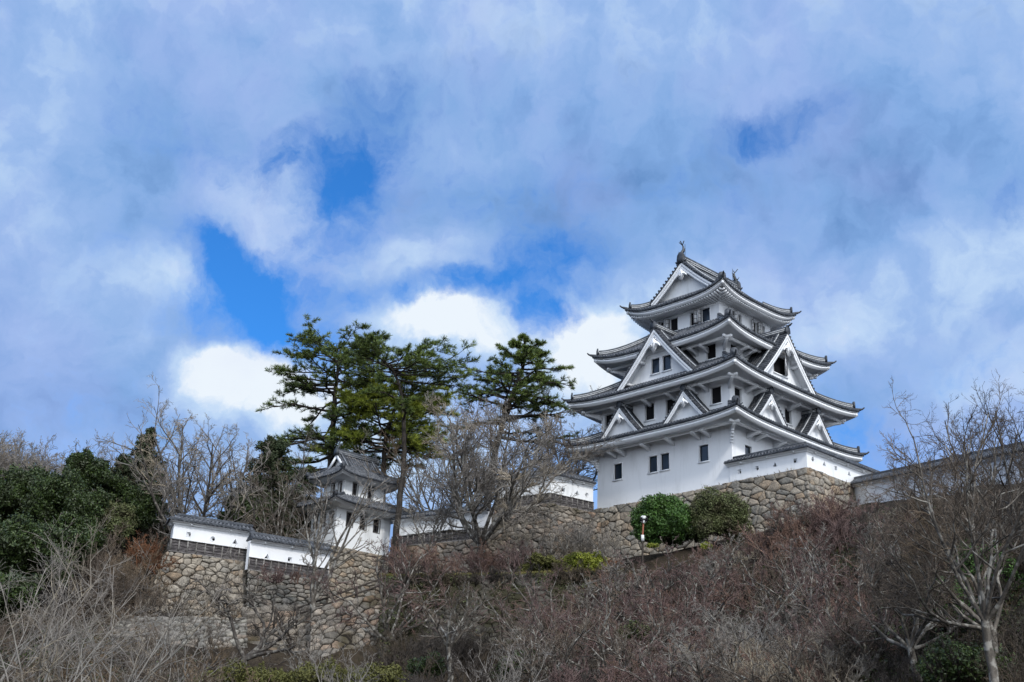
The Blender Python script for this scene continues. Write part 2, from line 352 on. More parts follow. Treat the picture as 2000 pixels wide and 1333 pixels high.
def window(root, Pt, a, b, c, d, depth=.2, kind='glass', frame='white_wood', mull=0, label=None, sill=True):
    """window part: dark pane at the back of the reveal, with a frame and sill as sub-parts"""
    mb = MB(); mb.add([Pt(a-.02, -depth+.02, c-.02), Pt(b+.02, -depth+.02, c-.02), Pt(b+.02, -depth+.02, d+.02), Pt(a-.02, -depth+.02, d+.02)], [(0, 1, 2, 3)])
    w_ = mb.build('window', kind, root)
    if label: w_['label'] = label
    f = MB(); t = .05
    fbox(f, Pt, a-t, a-.002, -.01, .035, c-t, d+t); fbox(f, Pt, b+.002, b+t, -.01, .035, c-t, d+t)
    fbox(f, Pt, a-.002, b+.002, -.01, .033, d+.002, d+t)
    if sill: fbox(f, Pt, a-t-.05, b+t+.05, -.01, .09, c-t-.06, c-.002)
    else: fbox(f, Pt, a-.002, b+.002, -.01, .033, c-t, c-.002)
    if kind == 'glass':   # thin dark sash round the glass
        g = .035
        s_ = MB(); fbox(s_, Pt, a+.001, a+g, -depth+.03, -depth+.07, c, d); fbox(s_, Pt, b-g, b-.001, -depth+.03, -depth+.07, c, d)
        fbox(s_, Pt, a+g, b-g, -depth+.03, -depth+.068, d-g, d); fbox(s_, Pt, a+g, b-g, -depth+.03, -depth+.068, c, c+g)
        s_.build('sash', 'dark', w_)
    if mull:
        s_ = MB()
        for k in range(1, mull+1):
            x = a+(b-a)*k/(mull+1); fbox(s_, Pt, x-.035, x+.035, -.16, -.09, c, d)
        s_.build('lattice', 'board', w_)
    f.build('frame', frame, w_)
    return w_
def shutter(w_, Pt, hinge, sgn, wd, c, d, ang, rows=3, cols=1):
    """outward swinging shutter hinged at s=hinge; sgn: side it extends to when closed"""
    ca, sa = math.cos(ang)*sgn, math.sin(ang)
    mb = MB(); k = mb; th = .05
    def Q(u, o, z): return Pt(hinge+ca*u+sa*o*sgn*-1*-1*0-0+(-sa*sgn*o), .05+sa*u+abs(ca)*o, z)
    mb.hexa([Q(0, 0, c), Q(wd, 0, c), Q(wd, th, c), Q(0, th, c), Q(0, 0, d), Q(wd, 0, d), Q(wd, th, d), Q(0, th, d)])
    def strip(u0, u1, z0, z1):
        for o0, o1 in ((-.02, -.003), (th+.003, th+.02)):
            k.hexa([Q(u0, o0, z0), Q(u1, o0, z0), Q(u1, o1, z0), Q(u0, o1, z0), Q(u0, o0, z1), Q(u1, o0, z1), Q(u1, o1, z1), Q(u0, o1, z1)])
    e = .045; k.mi = 1
    strip(0, wd, c, c+e); strip(0, wd, d-e, d); strip(0, e, c+e, d-e); strip(wd-e, wd, c+e, d-e)
    for r in range(1, rows):
        z = c+(d-c)*r/rows; strip(e, wd-e, z-.02, z+.02)
    for r in range(1, cols):
        u = wd*r/cols; strip(u-.02, u+.02, c+e, d-e)
    return mb.build('shutter', ['white_wood', 'board'], w_)

def eave_sweep(mb, zf, H, prof, n=49):
    """ring swept round the four eaves with mitred corners; prof = [(dh, dz)...]"""
    sg = np.linspace(-1, 1, n)
    for i in range(4):
        G = []
        for dh, dz in prof:
            h = H+dh; s = sg*h; G.append(SP(i, s, h, zf(sg*H, H)+dz))
        mb.grid(np.array(G))
def skirt(root, H, hi, ze, zi, T, w, name='roof', fascia=(.15, .36), rafters=False, arms=(), beam=True, label=None, wall_top=None, hip_to=None, zf=None, ribs_inner=None, tilemat='tile', sp=.31, small=1.0, soff=.05):
    """one ring of hipped roof between eave half-width H and inner half-width hi"""
    if zf is None:
        def zf(s, h):
            t = np.clip((H-h)/(H-hi), 0, 1); up = T*np.minimum(1, np.abs(s)/H)**4*(1-t)**1.5
            return ze+(zi-ze)*(.78*t+.22*t*t)+up
    mb = MB(); O = .12*small
    ncs = max(3, int((H-hi)/.38)); hs = np.linspace(H, hi, ncs+1); sg = np.linspace(-1, 1, 41)
    inner = ribs_inner or (lambda s: max(hi, abs(s)))
    for i in range(4):
        for a, b in zip(hs[:-1], hs[1:]):
            mb.grid(np.array([SP(i, sg*a, a, zf(sg*a, a)+O+.04), SP(i, sg*b, b, zf(sg*b, b)+O)]))
        mb.grid(np.array([SP(i, sg*H, H, zf(sg*H, H)+O+.04), SP(i, sg*H, H, zf(sg*H, H)-.04), SP(i, sg*(H-.1), H-.1, zf(sg*H, H)-.05)]))
        n = int(H/sp)
        for k in range(-n, n+1):
            s = k*sp
            if abs(s) > H-.12: continue
            e = inner(s)
            m = max(2, int((H-e)/.38)+1); hh = np.linspace(H+.04, e, m+1)
            th = np.linspace(0, np.pi, 5); rr = []
            for q, h in enumerate(hh):
                rr.append((h, .098*small))
            P = []
            for q, (h, r) in enumerate(rr):
                r0 = r if q == 0 else r*.84
                for rad in ((r0, r) if 0 < q < len(rr)-1 else (r0,)):
                    P.append(SP(i, s+rad*np.cos(th), h, zf(s, h)+O+.01+rad*1.15*np.sin(th)))
            mb.mi = 1; mb.grid(np.array(P)); mb.mi = 0
            ph = np.arange(8)*np.pi/4; cz = zf(s, H)+O+.0
            mb.add(SP(i, s+.112*small*np.cos(ph), H+.045, cz+.112*small*np.sin(ph)), [tuple(range(8))])
    roof = mb.build(name, [tilemat, 'rib'], root)
    if label: roof['label'] = label
    # fascia boards
    g, wf = fascia
    f1 = MB(); eave_sweep(f1, zf, H, [(-.30, -.06), (-.07, -.05), (-.09, -g+.03), (-.32, -g+.03)]); f1.build('eave_board', 'white_wood', roof)
    f2 = MB(); eave_sweep(f2, zf, H, [(-.33, -g-.02), (-.13, -g-.03), (-.14, -g-wf*.5), (-.19, -g-wf*.5-.02), (-.21, -g-wf), (-.40, -g-wf), (-.41, -g-.1)]); f2.build('fascia', 'white_wood', roof)
    sf = MB(); zo = -g-.08
    for i in range(4):
        a = H-.38; G = []
        for t in np.linspace(0, 1, 6):
            h = a+(w-.02-a)*t; ss = sg*h
            G.append(SP(i, ss, h, (zf(sg*H, H)+zo)*(1-t)**1.3+(ze+zo+soff)*(1-(1-t)**1.3)))
        sf.grid(np.array(G))
    for sx_ in (-1, 1):
        for sy_ in (-1, 1):
            c = MB(); hh = H-.24; z = float(zf(H, H))-g-.16
            c.box((sx_*hh, sy_*hh, z), (.24, .24, .26)); c.build('corner_block', 'white_wood', roof)
    if beam:
        hb = (H+w)/2-.12; z1 = ze+zo-.16+soff*.5
        for i in range(4):
            b = MB(); fbox(b, side(i, 0), -hb-.5, hb+.5, hb-.1, hb+.1, z1-.2, z1-.002*i) if i % 2 == 0 else fbox(b, side(i, 0), -hb-.5, hb+.5, hb-.1, hb+.1, z1-.202, z1-.004)
            b.build('eave_beam', 'white_wood', roof)
        for i in (0, 1):
            for s in arms:
                a = MB(); Pt = side(i, w); L = hb-w+.28
                poly = [(0, -.62), (.15, -.58), (L*.55, -.42), (L-.08, -.36), (L, -.30), (L, -.17), (0, -.17)]
                a.prism([Pt(s-.14, o, z1+z) for o, z in poly], Pt(s+.14, 0, 0)-Pt(s-.14, 0, 0))
                a.build('bracket_arm', 'white_wood', roof)
        for sx_, sy_ in ((-1, -1), (-1, 1), (1, -1)):
            d = unit((sx_, sy_, 0)); a = MB(); nrm = np.array([-d[1], d[0], 0]); L = (hb-w)*1.414+.1
            poly = [(-.1, -.75), (.2, -.68), (L*.55, -.46), (L-.05, -.36), (L, -.28), (L, -.1), (-.1, -.1)]
            p0 = np.array([sx_*w, sy_*w, 0.])
            a.prism([p0+d*o+np.array([0, 0, z1+z])-nrm*.12 for o, z in poly], nrm*.24); a.build('corner_arm', 'white_wood', roof)
    if rafters:
        r = sf; r.mi = 1
        for i in range(4):
            n = int((H-.4)/.27)
            for k in range(-n, n+1):
                s = k*.27; zz = float(zf(s, H))-g-wf; e = max(w, abs(s)-.1)
                if H-.3-e < .25: continue
                t = np.clip((H-.55-e)/(H-.55-w), 0, 1); zi_ = zz*(1-t)**1.3+(ze-g-wf)*(1-(1-t)**1.3)
                P = lambda o, q: SP(i, s+q, o, 0)
                a0, a1 = zz-.10, zi_+.02-.06
                pts = [SP(i, s-.06, H-.30, a0-.02), SP(i, s+.06, H-.30, a0-.02), SP(i, s+.06, e, a1), SP(i, s-.06, e, a1),
                       SP(i, s-.06, H-.30, a0+.12), SP(i, s+.06, H-.30, a0+.12), SP(i, s+.06, e, a1+.14), SP(i, s-.06, e, a1+.14)]
                r.hexa(pts)
    sf.build('soffit', ['plaster', 'white_wood'], roof)
    # hip ridges
    e0 = hip_to if hip_to else hi
    for sx_ in (-1, 1):
        for sy_ in (-1, 1):
            hr = MB(); on = MB(); q = np.linspace(H-.42*small, e0, 9); P = np.stack([sx_*q, sy_*q, zf(q, q)+O+.04], -1)
            d = unit((sx_, sy_, 0)); nrm = np.array([-d[1], d[0], 0]); W = .19*small; hh = .40*small
            G = np.array([[p-nrm*W, p-nrm*W+[0, 0, hh], p-nrm*.08+[0, 0, hh+.08], p+nrm*.08+[0, 0, hh+.08], p+nrm*W+[0, 0, hh], p+nrm*W] for p in P]); hr.grid(G)
            hr.add(G[0], [tuple(range(6))])
            hr.mi = 1
            for z in (.1, .24):
                for sd in (-1, 1):
                    hr.grid(np.array([[p+nrm*sd*(W+.012)+[0, 0, z*small], p+nrm*sd*(W+.012)+[0, 0, (z+.045)*small]] for p in P]))
            # ridge end tile: rounded upright plate with side curls
            hr.mi = 0; p = P[0]+d*.05; z0 = -.02
            arc = [(-.32, 0), (-.33, .25), (-.30, .52), (-.20, .65), (0, .69), (.20, .65), (.30, .52), (.33, .25), (.32, 0)]
            on.prism([p+nrm*a*small+np.array([0, 0, (b+z0)*small]) for a, b in arc], d*.13)
            arc2 = [(-.17, .14), (-.18, .36), (-.11, .5), (.11, .5), (.18, .36), (.17, .14)]
            on.prism([p+d*.12+nrm*a*small+np.array([0, 0, (b+z0)*small]) for a, b in arc2], d*.05)
            for sd in (-1, 1): on.tube([p+nrm*sd*.26*small+[0, 0, .03], p+nrm*sd*.44*small+[0, 0, .03], p+nrm*sd*.54*small+[0, 0, .15]], [.09*small, .07*small, .03], 6)
            # low run of tiles beyond the ridge end, up to the pointed corner tile
            q2 = np.linspace(H-.45*small, H+.1, 4); P2 = np.stack([sx_*q2, sy_*q2, zf(np.minimum(q2, H), np.minimum(q2, H))+O+.06], -1)
            hr.tube(P2, .12*small, 8)
            tip = P2[-1]; on.tube([tip-d*.1, tip+d*.12+[0, 0, .05], tip+d*.3+[0, 0, .2]], [.09*small, .08*small, .055*small], 7)
            hr.build('hip_ridge', [tilemat, 'mortar'], roof); on.build('ridge_end_tile', tilemat, roof)
    return roof, zf

def carving(P, s0, z0, sc, parent, th=.07, mat='white_wood', o=.0):
    """pendant below a gable peak: central lobe with a scrolled wing on each side"""
    half = [(0, .62), (.10, .56), (.16, .44), (.34, .30), (.55, .06), (.62, -.10), (.50, -.06), (.42, .02), (.36, -.04), (.27, .04), (.24, -.12), (.16, -.26), (.06, -.36), (0, -.40)]
    poly = half+[(-a, b) for a, b in half[::-1][1:-1]]
    mb = MB(); mb.prism([P(s0+a*sc, o, z0+b*sc) for a, b in poly], P(0, o+th, 0)-P(0, o, 0))
    for sd in (-1, 1):
        t = np.linspace(0, 4.6, 12); R = .13*(1-t/7)
        mb.tube([P(s0+sd*(.21+r*math.cos(q))*sc, o+th+.01, z0+(.10+r*math.sin(q))*sc) for q, r in zip(t, R)], .03*sc, 5)
        mb.tube([P(s0+sd*q*sc, o+th, z0+z*sc) for q, z in ((.3, .2), (.45, .08), (.58, -.06))], .035*sc, 5)
    mb.tube([P(s0, o+th-.02, z0+.3*sc), P(s0, o+th+.06, z0+.3*sc)], .07*sc, 6)
    k = mb; k.mi = 1
    for sd in (-1, 1):
        for a, b, r in ((.21, .10, .055), (.12, -.06, .03), (.36, .12, .03)):
            k.tube([P(s0+sd*a*sc, o+th-.01, z0+b*sc), P(s0+sd*a*sc, o+th+.006, z0+b*sc)], r*sc, 7)
    return mb.build('gable_carving', [mat, 'dark'], parent)

def gable(root, i, s0, hf, b, zft, za, hb, recess, bw, label, holes=(), sp=.29, big=False, tilemat='tile', k_=1.12, solid_back=True):
    """triangular dormer gable standing on a roof: plaster triangle (part) with bargeboards, tiles, ridge and carving (sub-parts)"""
    R = za-zft
    def zs(q): q = np.abs(q); t = q/b; return za-R*(k_*t+(1-k_)*t*t)
    Pt = side(i, 0)
    qs = np.linspace(-b, b, 25)
    # plaster triangle
    mb = MB(); hw = hf-recess
    P_ = lambda s, o, z: Pt(s0+s, hw+o, z)
    if holes:
        a0, a1 = min(h[0] for h in holes), max(h[1] for h in holes); c0, c1 = min(h[2] for h in holes), max(h[3] for h in holes)
        wall_face(mb, P_, a0, a1, c0, c1, holes)
        # fill round the window block
        inv = lambda z: b*np.interp(za-z, [0]+list(za-zs(np.linspace(0, b, 20))[1:]), np.linspace(0, 1, 20))
        zl = np.array([zft-.1, c0]); 
        for z0_, z1_, l, r in ((zft-.3, c0, None, None), (c0, c1, None, a0), (c0, c1, a1, None), (c1, za-.05, None, None)):
            zz = np.linspace(z0_, z1_, 6)
            L_ = np.array([-inv(z) if l is None else l for z in zz]); R_ = np.array([inv(z) if r is None else r for z in zz])
            mb.grid(np.array([[P_(x, 0, z), P_(y, 0, z)] for x, y, z in zip(L_, R_, zz)]))
    else:
        zz = zs(qs); mb.grid(np.array([[P_(q, 0, zft-.35), P_(q, 0, max(z, zft-.3))] for q, z in zip(qs, zz)]))
    g = mb.build('gable', 'plaster', root); g['label'] = label
    # bargeboards: two stepped boards
    qq = np.linspace(0, b*1.04, 14)
    for sd in (-1, 1):
        bb = MB()
        for (d0, d1, o0, o1) in ((0.02, bw*.5, -.02, .07), (bw*.5+.001, bw, -.06, .02)):
            def off(q, d):   # offset perpendicular-ish: straight down scaled by slope
                sl = np.gradient(zs(qq), qq); c = np.sqrt(1+sl**2); return zs(q)-d*c
            za_, zb_ = off(qq, d0), off(qq, d1)
            fr = [[Pt(s0+sd*q, hf+o1, a), Pt(s0+sd*q, hf+o1, max(c, zft-.45))] for q, a, c in zip(qq, za_, zb_)]
            bk = [[Pt(s0+sd*q, hf+o0, max(c, zft-.45)), Pt(s0+sd*q, hf+o0, a)] for q, a, c in zip(qq, za_, zb_)]
            bb.grid(np.array([[f[0], f[1], k[0], k[1]] for f, k in zip(fr, bk)]), close=True)
            bb.add(np.array(fr[-1]+bk[-1]), [(0, 1, 2, 3)])
        bb.build('bargeboard', 'white_wood', g)
    # underside between bargeboard and plaster
    us = MB(); us.grid(np.array([[Pt(s0+q, hf-.03, zs(q)-.10), Pt(s0+q, hw-.02, zs(q)-.10)] for q in qs])); us.build('gable_soffit', 'plaster', g)
    if big:
        for sd in (-1, 1):
            for f in (.42, .78):
                pl = MB(); q = sd*b*f; z = float(zs(q))-.42; c = Pt(s0+q, (hf+hw)/2-.02, z)
                d = Pt(0, 1, 0)-Pt(0, 0, 0)
                pl.bar(c-d*(recess/2), c+d*(recess/2-.07), .3, .22); pl.build('purlin', 'white_wood', g)
    # tiles
    tl = MB(); O = .10
    qn = max(4, int(b*1.5/.36)); qc = np.linspace(.0, b*1.03, qn+1)
    hs = np.array([hf+.1, hb])
    for sd in (-1, 1):
        for a, c in zip(qc[:-1], qc[1:]):
            tl.grid(np.array([[Pt(s0+sd*a, h, zs(a)+O) for h in hs], [Pt(s0+sd*c, h, zs(c)+O+.035) for h in hs]]))
        # edge thickness at the verge
        qe = np.linspace(0, b*1.03, 14); tl.grid(np.array([[Pt(s0+sd*q, hf+.1, zs(q)+O+.02), Pt(s0+sd*q, hf+.1, zs(q)+.0), Pt(s0+sd*q, hf-.05, zs(q)+.0)] for q in qe]))
        # verge tiles: short transverse rolls with round ends
        sl = np.gradient(zs(qe), qe); Ls = np.concatenate([[0], np.cumsum(np.hypot(np.diff(qe), np.diff(zs(qe))))]); nv_ = int(Ls[-1]/.32)
        for k in range(nv_):
            q = np.interp((k+.5)*Ls[-1]/nv_, Ls, qe); z = float(zs(q))+O+.05
            tl.mi = 1; tl.tube([Pt(s0+sd*q, hf+.14, z), Pt(s0+sd*q, hf-.62 if big else hf-.45, z)], .085, 8); tl.mi = 0
        # downslope ribs behind the verge
        h = hf-(1.05 if big else .8)
        while h > hb+.05:
            G = []; th = np.linspace(0, np.pi, 5)
            q5 = np.linspace(.12, b*1.03, qn*1+1)
            for n_, q in enumerate(q5):
                nrm = 1.0
                for r in ((.078, .09) if 0 < n_ < len(q5)-1 else (.085,)):
                    G.append([Pt(s0+sd*q, h+r*math.cos(t), float(zs(q))+O+.02+r*1.7*math.sin(t)) for t in th])
            tl.mi = 1; tl.grid(np.array(G)); tl.mi = 0; h -= sp
    tl.build('tile_roof', [tilemat, 'rib'], g)
    # descending ridges + main ridge with pale mortar lines
    hr_ = hf-(.82 if big else .62)
    for sd in (-1, 1):
        rd = MB()
        qd = np.linspace(.1, b*.93, 12); pth = [Pt(s0+sd*q, hr_, float(zs(q))+O+.12) for q in qd]
        for p, q in zip(pth[:-1], pth[1:]):
            rd.bar(p, q+(q-p)*.04, .24, .26)
        o = Pt(0, 1, 0)-Pt(0, 0, 0)
        for p, q in zip(pth[:-1], pth[1:]):
            for oo in (-.13, .13):
                a = p+o*oo+np.array([0, 0, .09]); c = q+o*oo+np.array([0, 0, .09]); rd.mi = 1; rd.bar(a, c, .035, .07)
        rd.build('descending_ridge', [tilemat, 'mortar'], g)
    rd = MB()
    zr = za+O+.02; W = .17 if not big else .2; hh = .34 if not big else .5
    def rbox(mb, w_, z0_, z1_, h0, h1): mb.hexa([Pt(s0-w_, h0, z0_), Pt(s0+w_, h0, z0_), Pt(s0+w_, h1, z0_), Pt(s0-w_, h1, z0_), Pt(s0-w_, h0, z1_), Pt(s0+w_, h0, z1_), Pt(s0+w_, h1, z1_), Pt(s0-w_, h1, z1_)])
    rbox(rd, W, zr-.15, zr+hh*.75, hb, hf-.05); rd.tube([Pt(s0, hf+.02, zr+hh*.8), Pt(s0, hb, zr+hh*.8)], .13, 8)
    rd.mi = 1
    for z in (.25, .55): rbox(rd, W+.015, zr+hh*z-.02, zr+hh*z+.025, hb, hf-.08)
    rd.mi = 0
    # ridge end tile
    arc = [(-.30, -.12), (-.31, .12), (-.25, .38), (-.14, .52), (0, .56), (.14, .52), (.25, .38), (.31, .12), (.30, -.12)]
    sc = 1.0 if big else .8
    rd.prism([Pt(s0+a*sc, hf, zr+c*sc) for a, c in arc], Pt(0, .14, 0)-Pt(0, 0, 0))
    if big: rd.tube([Pt(s0, hf+.0, zr+.5*sc), Pt(s0, hf+.35, zr+.58*sc), Pt(s0, hf+.55, zr+.7*sc)], [.1*sc, .09*sc, .05], 7)
    rd.build('ridge', [tilemat, 'mortar'], g)
    carving(lambda s, o_, z: Pt(s0+s, hf+.03+o_, z), 0, za-(1.62 if big else 1.12), 1.25 if big else .82, g)
    return g

def fish(mb, p, d, sc):
    """roof fish: head down on the ridge, body rising, tail flicked back; d = direction it faces outward"""
    d = np.array(d, float); u = np.array([0, 0, 1.]); n = np.cross(d, u); p = np.array(p, float)
    path = [(.10, 0), (.20, .12), (.16, .34), (.02, .56), (-.08, .78), (-.04, 1.0), (.06, 1.16)]
    mb.tube([p+(d*a+u*b)*sc for a, b in path], np.array([.10, .17, .17, .145, .11, .075, .05])*sc, 9)
    for q in (-.5, .0, .5):   # tail fan
        e = (d*(.28 if q == 0 else .1)+u*.32+n*q*.5)*sc; a = p+(d*.05+u*1.1)*sc
        mb.prism([a-n*.03*sc, a+n*.03*sc, a+e+n*.05*sc, a+e*1.12, a+e-n*.05*sc], (d*.05)*sc)
    for k, (a, b) in enumerate(((-.02, .42), (-.16, .62), (-.2, .82))):   # dorsal spikes
        c = p+(d*a+u*b)*sc; mb.prism([c+u*.08*sc, c-u*.08*sc, c+(-d*.22+u*.12)*sc], n*.05*sc)
    for sd in (-1, 1):        # pectoral fins
        c = p+(d*.15+u*.3+n*sd*.14)*sc; mb.prism([c-u*.08*sc, c+u*.1*sc, c+(n*sd*.26+u*.26)*sc], d*.05*sc)
    mb.tube([p+(d*.2+u*.0)*sc, p+(d*.38+u*.08)*sc], [.13*sc, .05*sc], 7)

# ---------------------------------------------------------------- castle keep
CU, CV = 6.85, 7.1
U_ = np.array([math.sin(YL), math.cos(YL), 0]); V_ = np.array([math.sin(YR), math.cos(YR), 0])
CORNER = at(1426.6, 945, 92.0)
KC = CORNER+U_*CU+V_*CV
RZ = math.atan2(V_[1], V_[0])
keep = thing('castle_keep', KC, RZ, 'large white five-storey castle keep with stacked grey tiled roofs and triangular gables', 'castle')
def keep_wall(name, h, z0, z1, wins, depth=.2, mat='plaster', lab=None):
    mb = MB()
    for i in range(4):
        hl = [x[:4] for x in wins if x[4] == i]
        wall_face(mb, side(i, h), -h, h, z0, z1, hl, depth)
    o = mb.build(name, mat, keep)
    if lab: o['label'] = lab
    return o
WIN = {1: [], 2: [], 3: [], 4: []}
for s in (4.74, -4.32): WIN[1].append((s-.45, s+.45, 2.22, 3.58, 0))
for s in (.90, -.36): WIN[1].append((s-.44, s+.44, 2.20, 3.58, 0))
for s in (-4.9, 0.3, 4.6): WIN[1].append((s-.45, s+.45, 2.25, 3.5, 1))
for s in (5.95, 1.42, -.85, -5.5): WIN[2].append((s-.50, s+.50, 6.86, 8.28, 0))
for s in (-5.75, 1.25, 5.4): WIN[2].append((s-.48, s+.48, 6.88, 8.2, 1))
for s in (3.95, -3.95): WIN[3].append((s-.48, s+.48, 11.5, 12.84, 0)); WIN[3].append((s-.48, s+.48, 11.5, 12.84, 1))
for s in (2.3, 1.2, -1.05, -2.3): WIN[4].append((s-.44, s+.44, 15.8, 17.02, 0))
for s in (-2.25, -1.0, 1.3, 2.5): WIN[4].append((s-.4, s+.4, 15.88, 16.95, 1))
HW = {1: 7.05, 2: 6.85, 3: 5.3, 4: 3.75}
keep_wall('wall', HW[1], -.3, 5.0, WIN[1], lab='first-storey white wall'); keep_wall('wall', HW[2], 5.3, 9.0, WIN[2])
keep_wall('wall', HW[3], 10.2, 13.3, WIN[3]); keep_wall('wall', HW[4], 14.8, 17.75, WIN[4])
for k in (1, 2, 3):
    for (a, b, c, d, i) in WIN[k]:
        window(keep, side(i, HW[k]), a, b, c, d, kind='glass' if k == 1 else 'dark')
for n_, (a, b, c, d, i) in enumerate(WIN[4]):
    wn = window(keep, side(i, HW[4]), a, b, c, d, kind='glass' if n_ in (3,) else 'dark', sill=False, depth=.2)
    A = [(0, 1.25, 1.0), (0, 1.0, None), (0, None, 1.0), (0, 1.35, None), (0, 1.2, 2.2), (0, None, 2.0), (0, 1.5, 2.1), (0, None, 1.9)][n_]
    if A[1]: shutter(wn, side(i, HW[4]), b, -1 if True else 1, .40, c, d, math.pi-A[1] if A[1] < 1.5 else 1.6)
    if A[2]: shutter(wn, side(i, HW[4]), a, 1, .40, c, d, A[2])
# head moulding above the top storey windows
mo = MB()
for i in range(4):
    e = .002*(i % 2)
    fbox(mo, side(i, HW[4]), -HW[4]-.1-e, HW[4]+.1+e, -.02, .10+e, 17.10+e, 17.26-e)
    fbox(mo, side(i, HW[4]), -HW[4]-.04-e, HW[4]+.04+e, -.02, .045+e, 15.52+e, 15.66-e)
mo.build('head_moulding', 'white_wood', keep)
R1, z1f = skirt(keep, 9.15, 6.82, 5.05, 6.27, .42, 7.05, arms=(4.95, 3.95, 1.3, -1.3, -3.95, -4.95), label='lowest and widest tiled roof')
R2, z2f = skirt(keep, 9.05, 5.27, 8.97, 11.28, .50, 6.85, arms=(4.7, 3.6, 1.3, -1.3, -3.6, -4.7))
R3, z3f = skirt(keep, 7.5, 3.72, 13.08, 15.6, .68, 5.3, arms=(3.6, 2.5, -2.5, -3.6))
# top roof: gabled above, hipped below
H4, G4 = 5.47, 4.1
def z4f(s, h):
    d = np.clip(H4-h, 0, None); z = 17.65+.544*d+.0458*d*d
    return z+.82*np.minimum(1, np.abs(s)/H4)**3.6*np.clip(1-d/2.4, 0, 1)**1.5
R4, _ = skirt(keep, H4, G4-.55, 17.65, 18.9, .8, 3.75, fascia=(.14, .28), rafters=True, beam=False, zf=z4f, hip_to=3.35, label='topmost gabled roof with a fish ornament at each end', soff=.12)
tl = MB(); O = .12
qc = np.linspace(3.6, 0, 12); xs = np.array([-G4-.1, G4+.1])
for sd in (-1, 1):
    P = lambda x, q, z: np.stack(np.broadcast_arrays(x, sd*q, z), -1)
    for a, b in zip(qc[:-1], qc[1:]): tl.grid(np.array([P(xs, a, z4f(0, a)+O+.04), P(xs, b, z4f(0, b)+O)]))
    th = np.linspace(0, np.pi, 5)
    for k in range(-11, 12):
        x = k*.29; G = []
        for n_, q in enumerate(qc):
            for r in ((.074, .088) if 0 < n_ < len(qc)-1 else (.08,)): G.append(P(x+r*np.cos(th), q, float(z4f(0, q))+O+.01+r*1.3*np.sin(th)))
        tl.mi = 1; tl.grid(np.array(G)); tl.mi = 0
    qe = np.linspace(0, 3.5, 16)
    Ls = np.concatenate([[0], np.cumsum(np.hypot(np.diff(qe), np.diff(z4f(0, qe))))])
    for ex in (-1, 1):
        tl.grid(np.array([[P(ex*(G4+.1), q, float(z4f(0, q))+O+.02), P(ex*(G4+.1), q, float(z4f(0, q))), P(ex*(G4-.1), q, float(z4f(0, q)))] for q in qe]))
        for k in range(13):
            q = np.interp((k+.5)*Ls[-1]/13, Ls, qe); z = float(z4f(0, q))+O+.07
            tl.tube([P(ex*(G4+.16), q, z), P(ex*(G4-.62), q, z)], .10, 8)
tl.build('upper_tiles', ['tile', 'rib'], R4)
zt = float(z4f(0, 0))
for ex in (-1, 1):
    us = MB(); gw = MB()
    for sd in (-1, 1):
        rd = MB(); bb = MB()
        P = lambda x, q, z: np.array([x, sd*q, z])
        qd = np.linspace(.1, 3.1, 11); pth = [P(ex*(G4-.82), q, float(z4f(0, q))+O+.13) for q in qd]
        for p, q in zip(pth[:-1], pth[1:]):
            rd.bar(p, q+(q-p)*.04, .28, .3)
            rd.mi = 1
            for oo in (-.15, .15): rd.bar(p+np.array([oo, 0, .1]), q+np.array([oo, 0, .1]), .035, .09)
            rd.mi = 0
        qq = np.linspace(0, 3.45, 14); sl = np.gradient(z4f(0, qq), qq); cc = np.sqrt(1+sl**2)
        for d0, d1, o0, o1 in ((.0, .24, -.02, .06), (.241, .46, -.06, .02)):
            za_, zb_ = z4f(0, qq)-d0*cc, z4f(0, qq)-d1*cc
            G = [[P(ex*(G4+o1), q, a), P(ex*(G4+o1), q, c), P(ex*(G4+o0), q, c), P(ex*(G4+o0), q, a)] for q, a, c in zip(qq, za_, zb_)]
            bb.grid(np.array(G), close=True); bb.add(np.array(G[-1]), [(0, 1, 2, 3)])
        bb.build('bargeboard', 'white_wood', R4); rd.build('descending_ridge', ['tile', 'mortar'], R4)
        us.grid(np.array([[P(ex*(G4-.03), q, float(z4f(0, q))-.1), P(ex*(G4-.62), q, float(z4f(0, q))-.1)] for q in qq]))
    qs = np.linspace(-3.45, 3.45, 25); gw.grid(np.array([[[ex*(G4-.6), q, 18.3], [ex*(G4-.6), q, float(z4f(0, abs(q)))-.05]] for q in qs]))
    us.build('gable_soffit', 'plaster', R4); gw.build('gable_wall', 'old_plaster', R4); rd = MB()
    arc = [(-.40, -.2), (-.42, .15), (-.36, .55), (-.22, .78), (0, .84), (.22, .78), (.36, .55), (.42, .15), (.40, -.2)]
    rd.prism([(ex*(G4+.0), a, zt+O+b) for a, b in arc], (ex*.16, 0, 0))
    for a in (-1, 1): rd.tube([(ex*(G4+.08), a*.36, zt+.1), (ex*(G4+.08), a*.52, zt+.02), (ex*(G4+.08), a*.62, zt+.14)], [.12, .09, .04], 6)
    rd.build('ridge_end_tile', 'tile', R4)
rd = MB(); rd.box((0, 0, zt+O+.2), (2*G4-.02, .36, .5)); rd.tube([(-G4+.02, 0, zt+O+.5), (G4-.02, 0, zt+O+.5)], .15, 9)
rd.mi = 1
for z in (.12, .3): rd.box((0, 0, zt+O+z), (2*G4-.1, .39, .05))
rd.build('ridge', ['tile', 'mortar'], R4)
carving(lambda s, o, z: np.array([-(G4+.02+o), s, z]), 0, zt-1.35, 1.05, R4)
for ex in (-1, 1):
    fm = MB(); fish(fm, (ex*(G4-.25), 0, zt+O+.5), (ex, 0, 0), 1.0); f = fm.build('roof_fish', 'bronze', keep)
    rr = MB(); rr.tube([(ex*(G4-.55), 0, zt+.6), (ex*(G4-.55), 0, zt+2.0)], .025, 5); rr.build('lightning_rod', 'bronze', f)
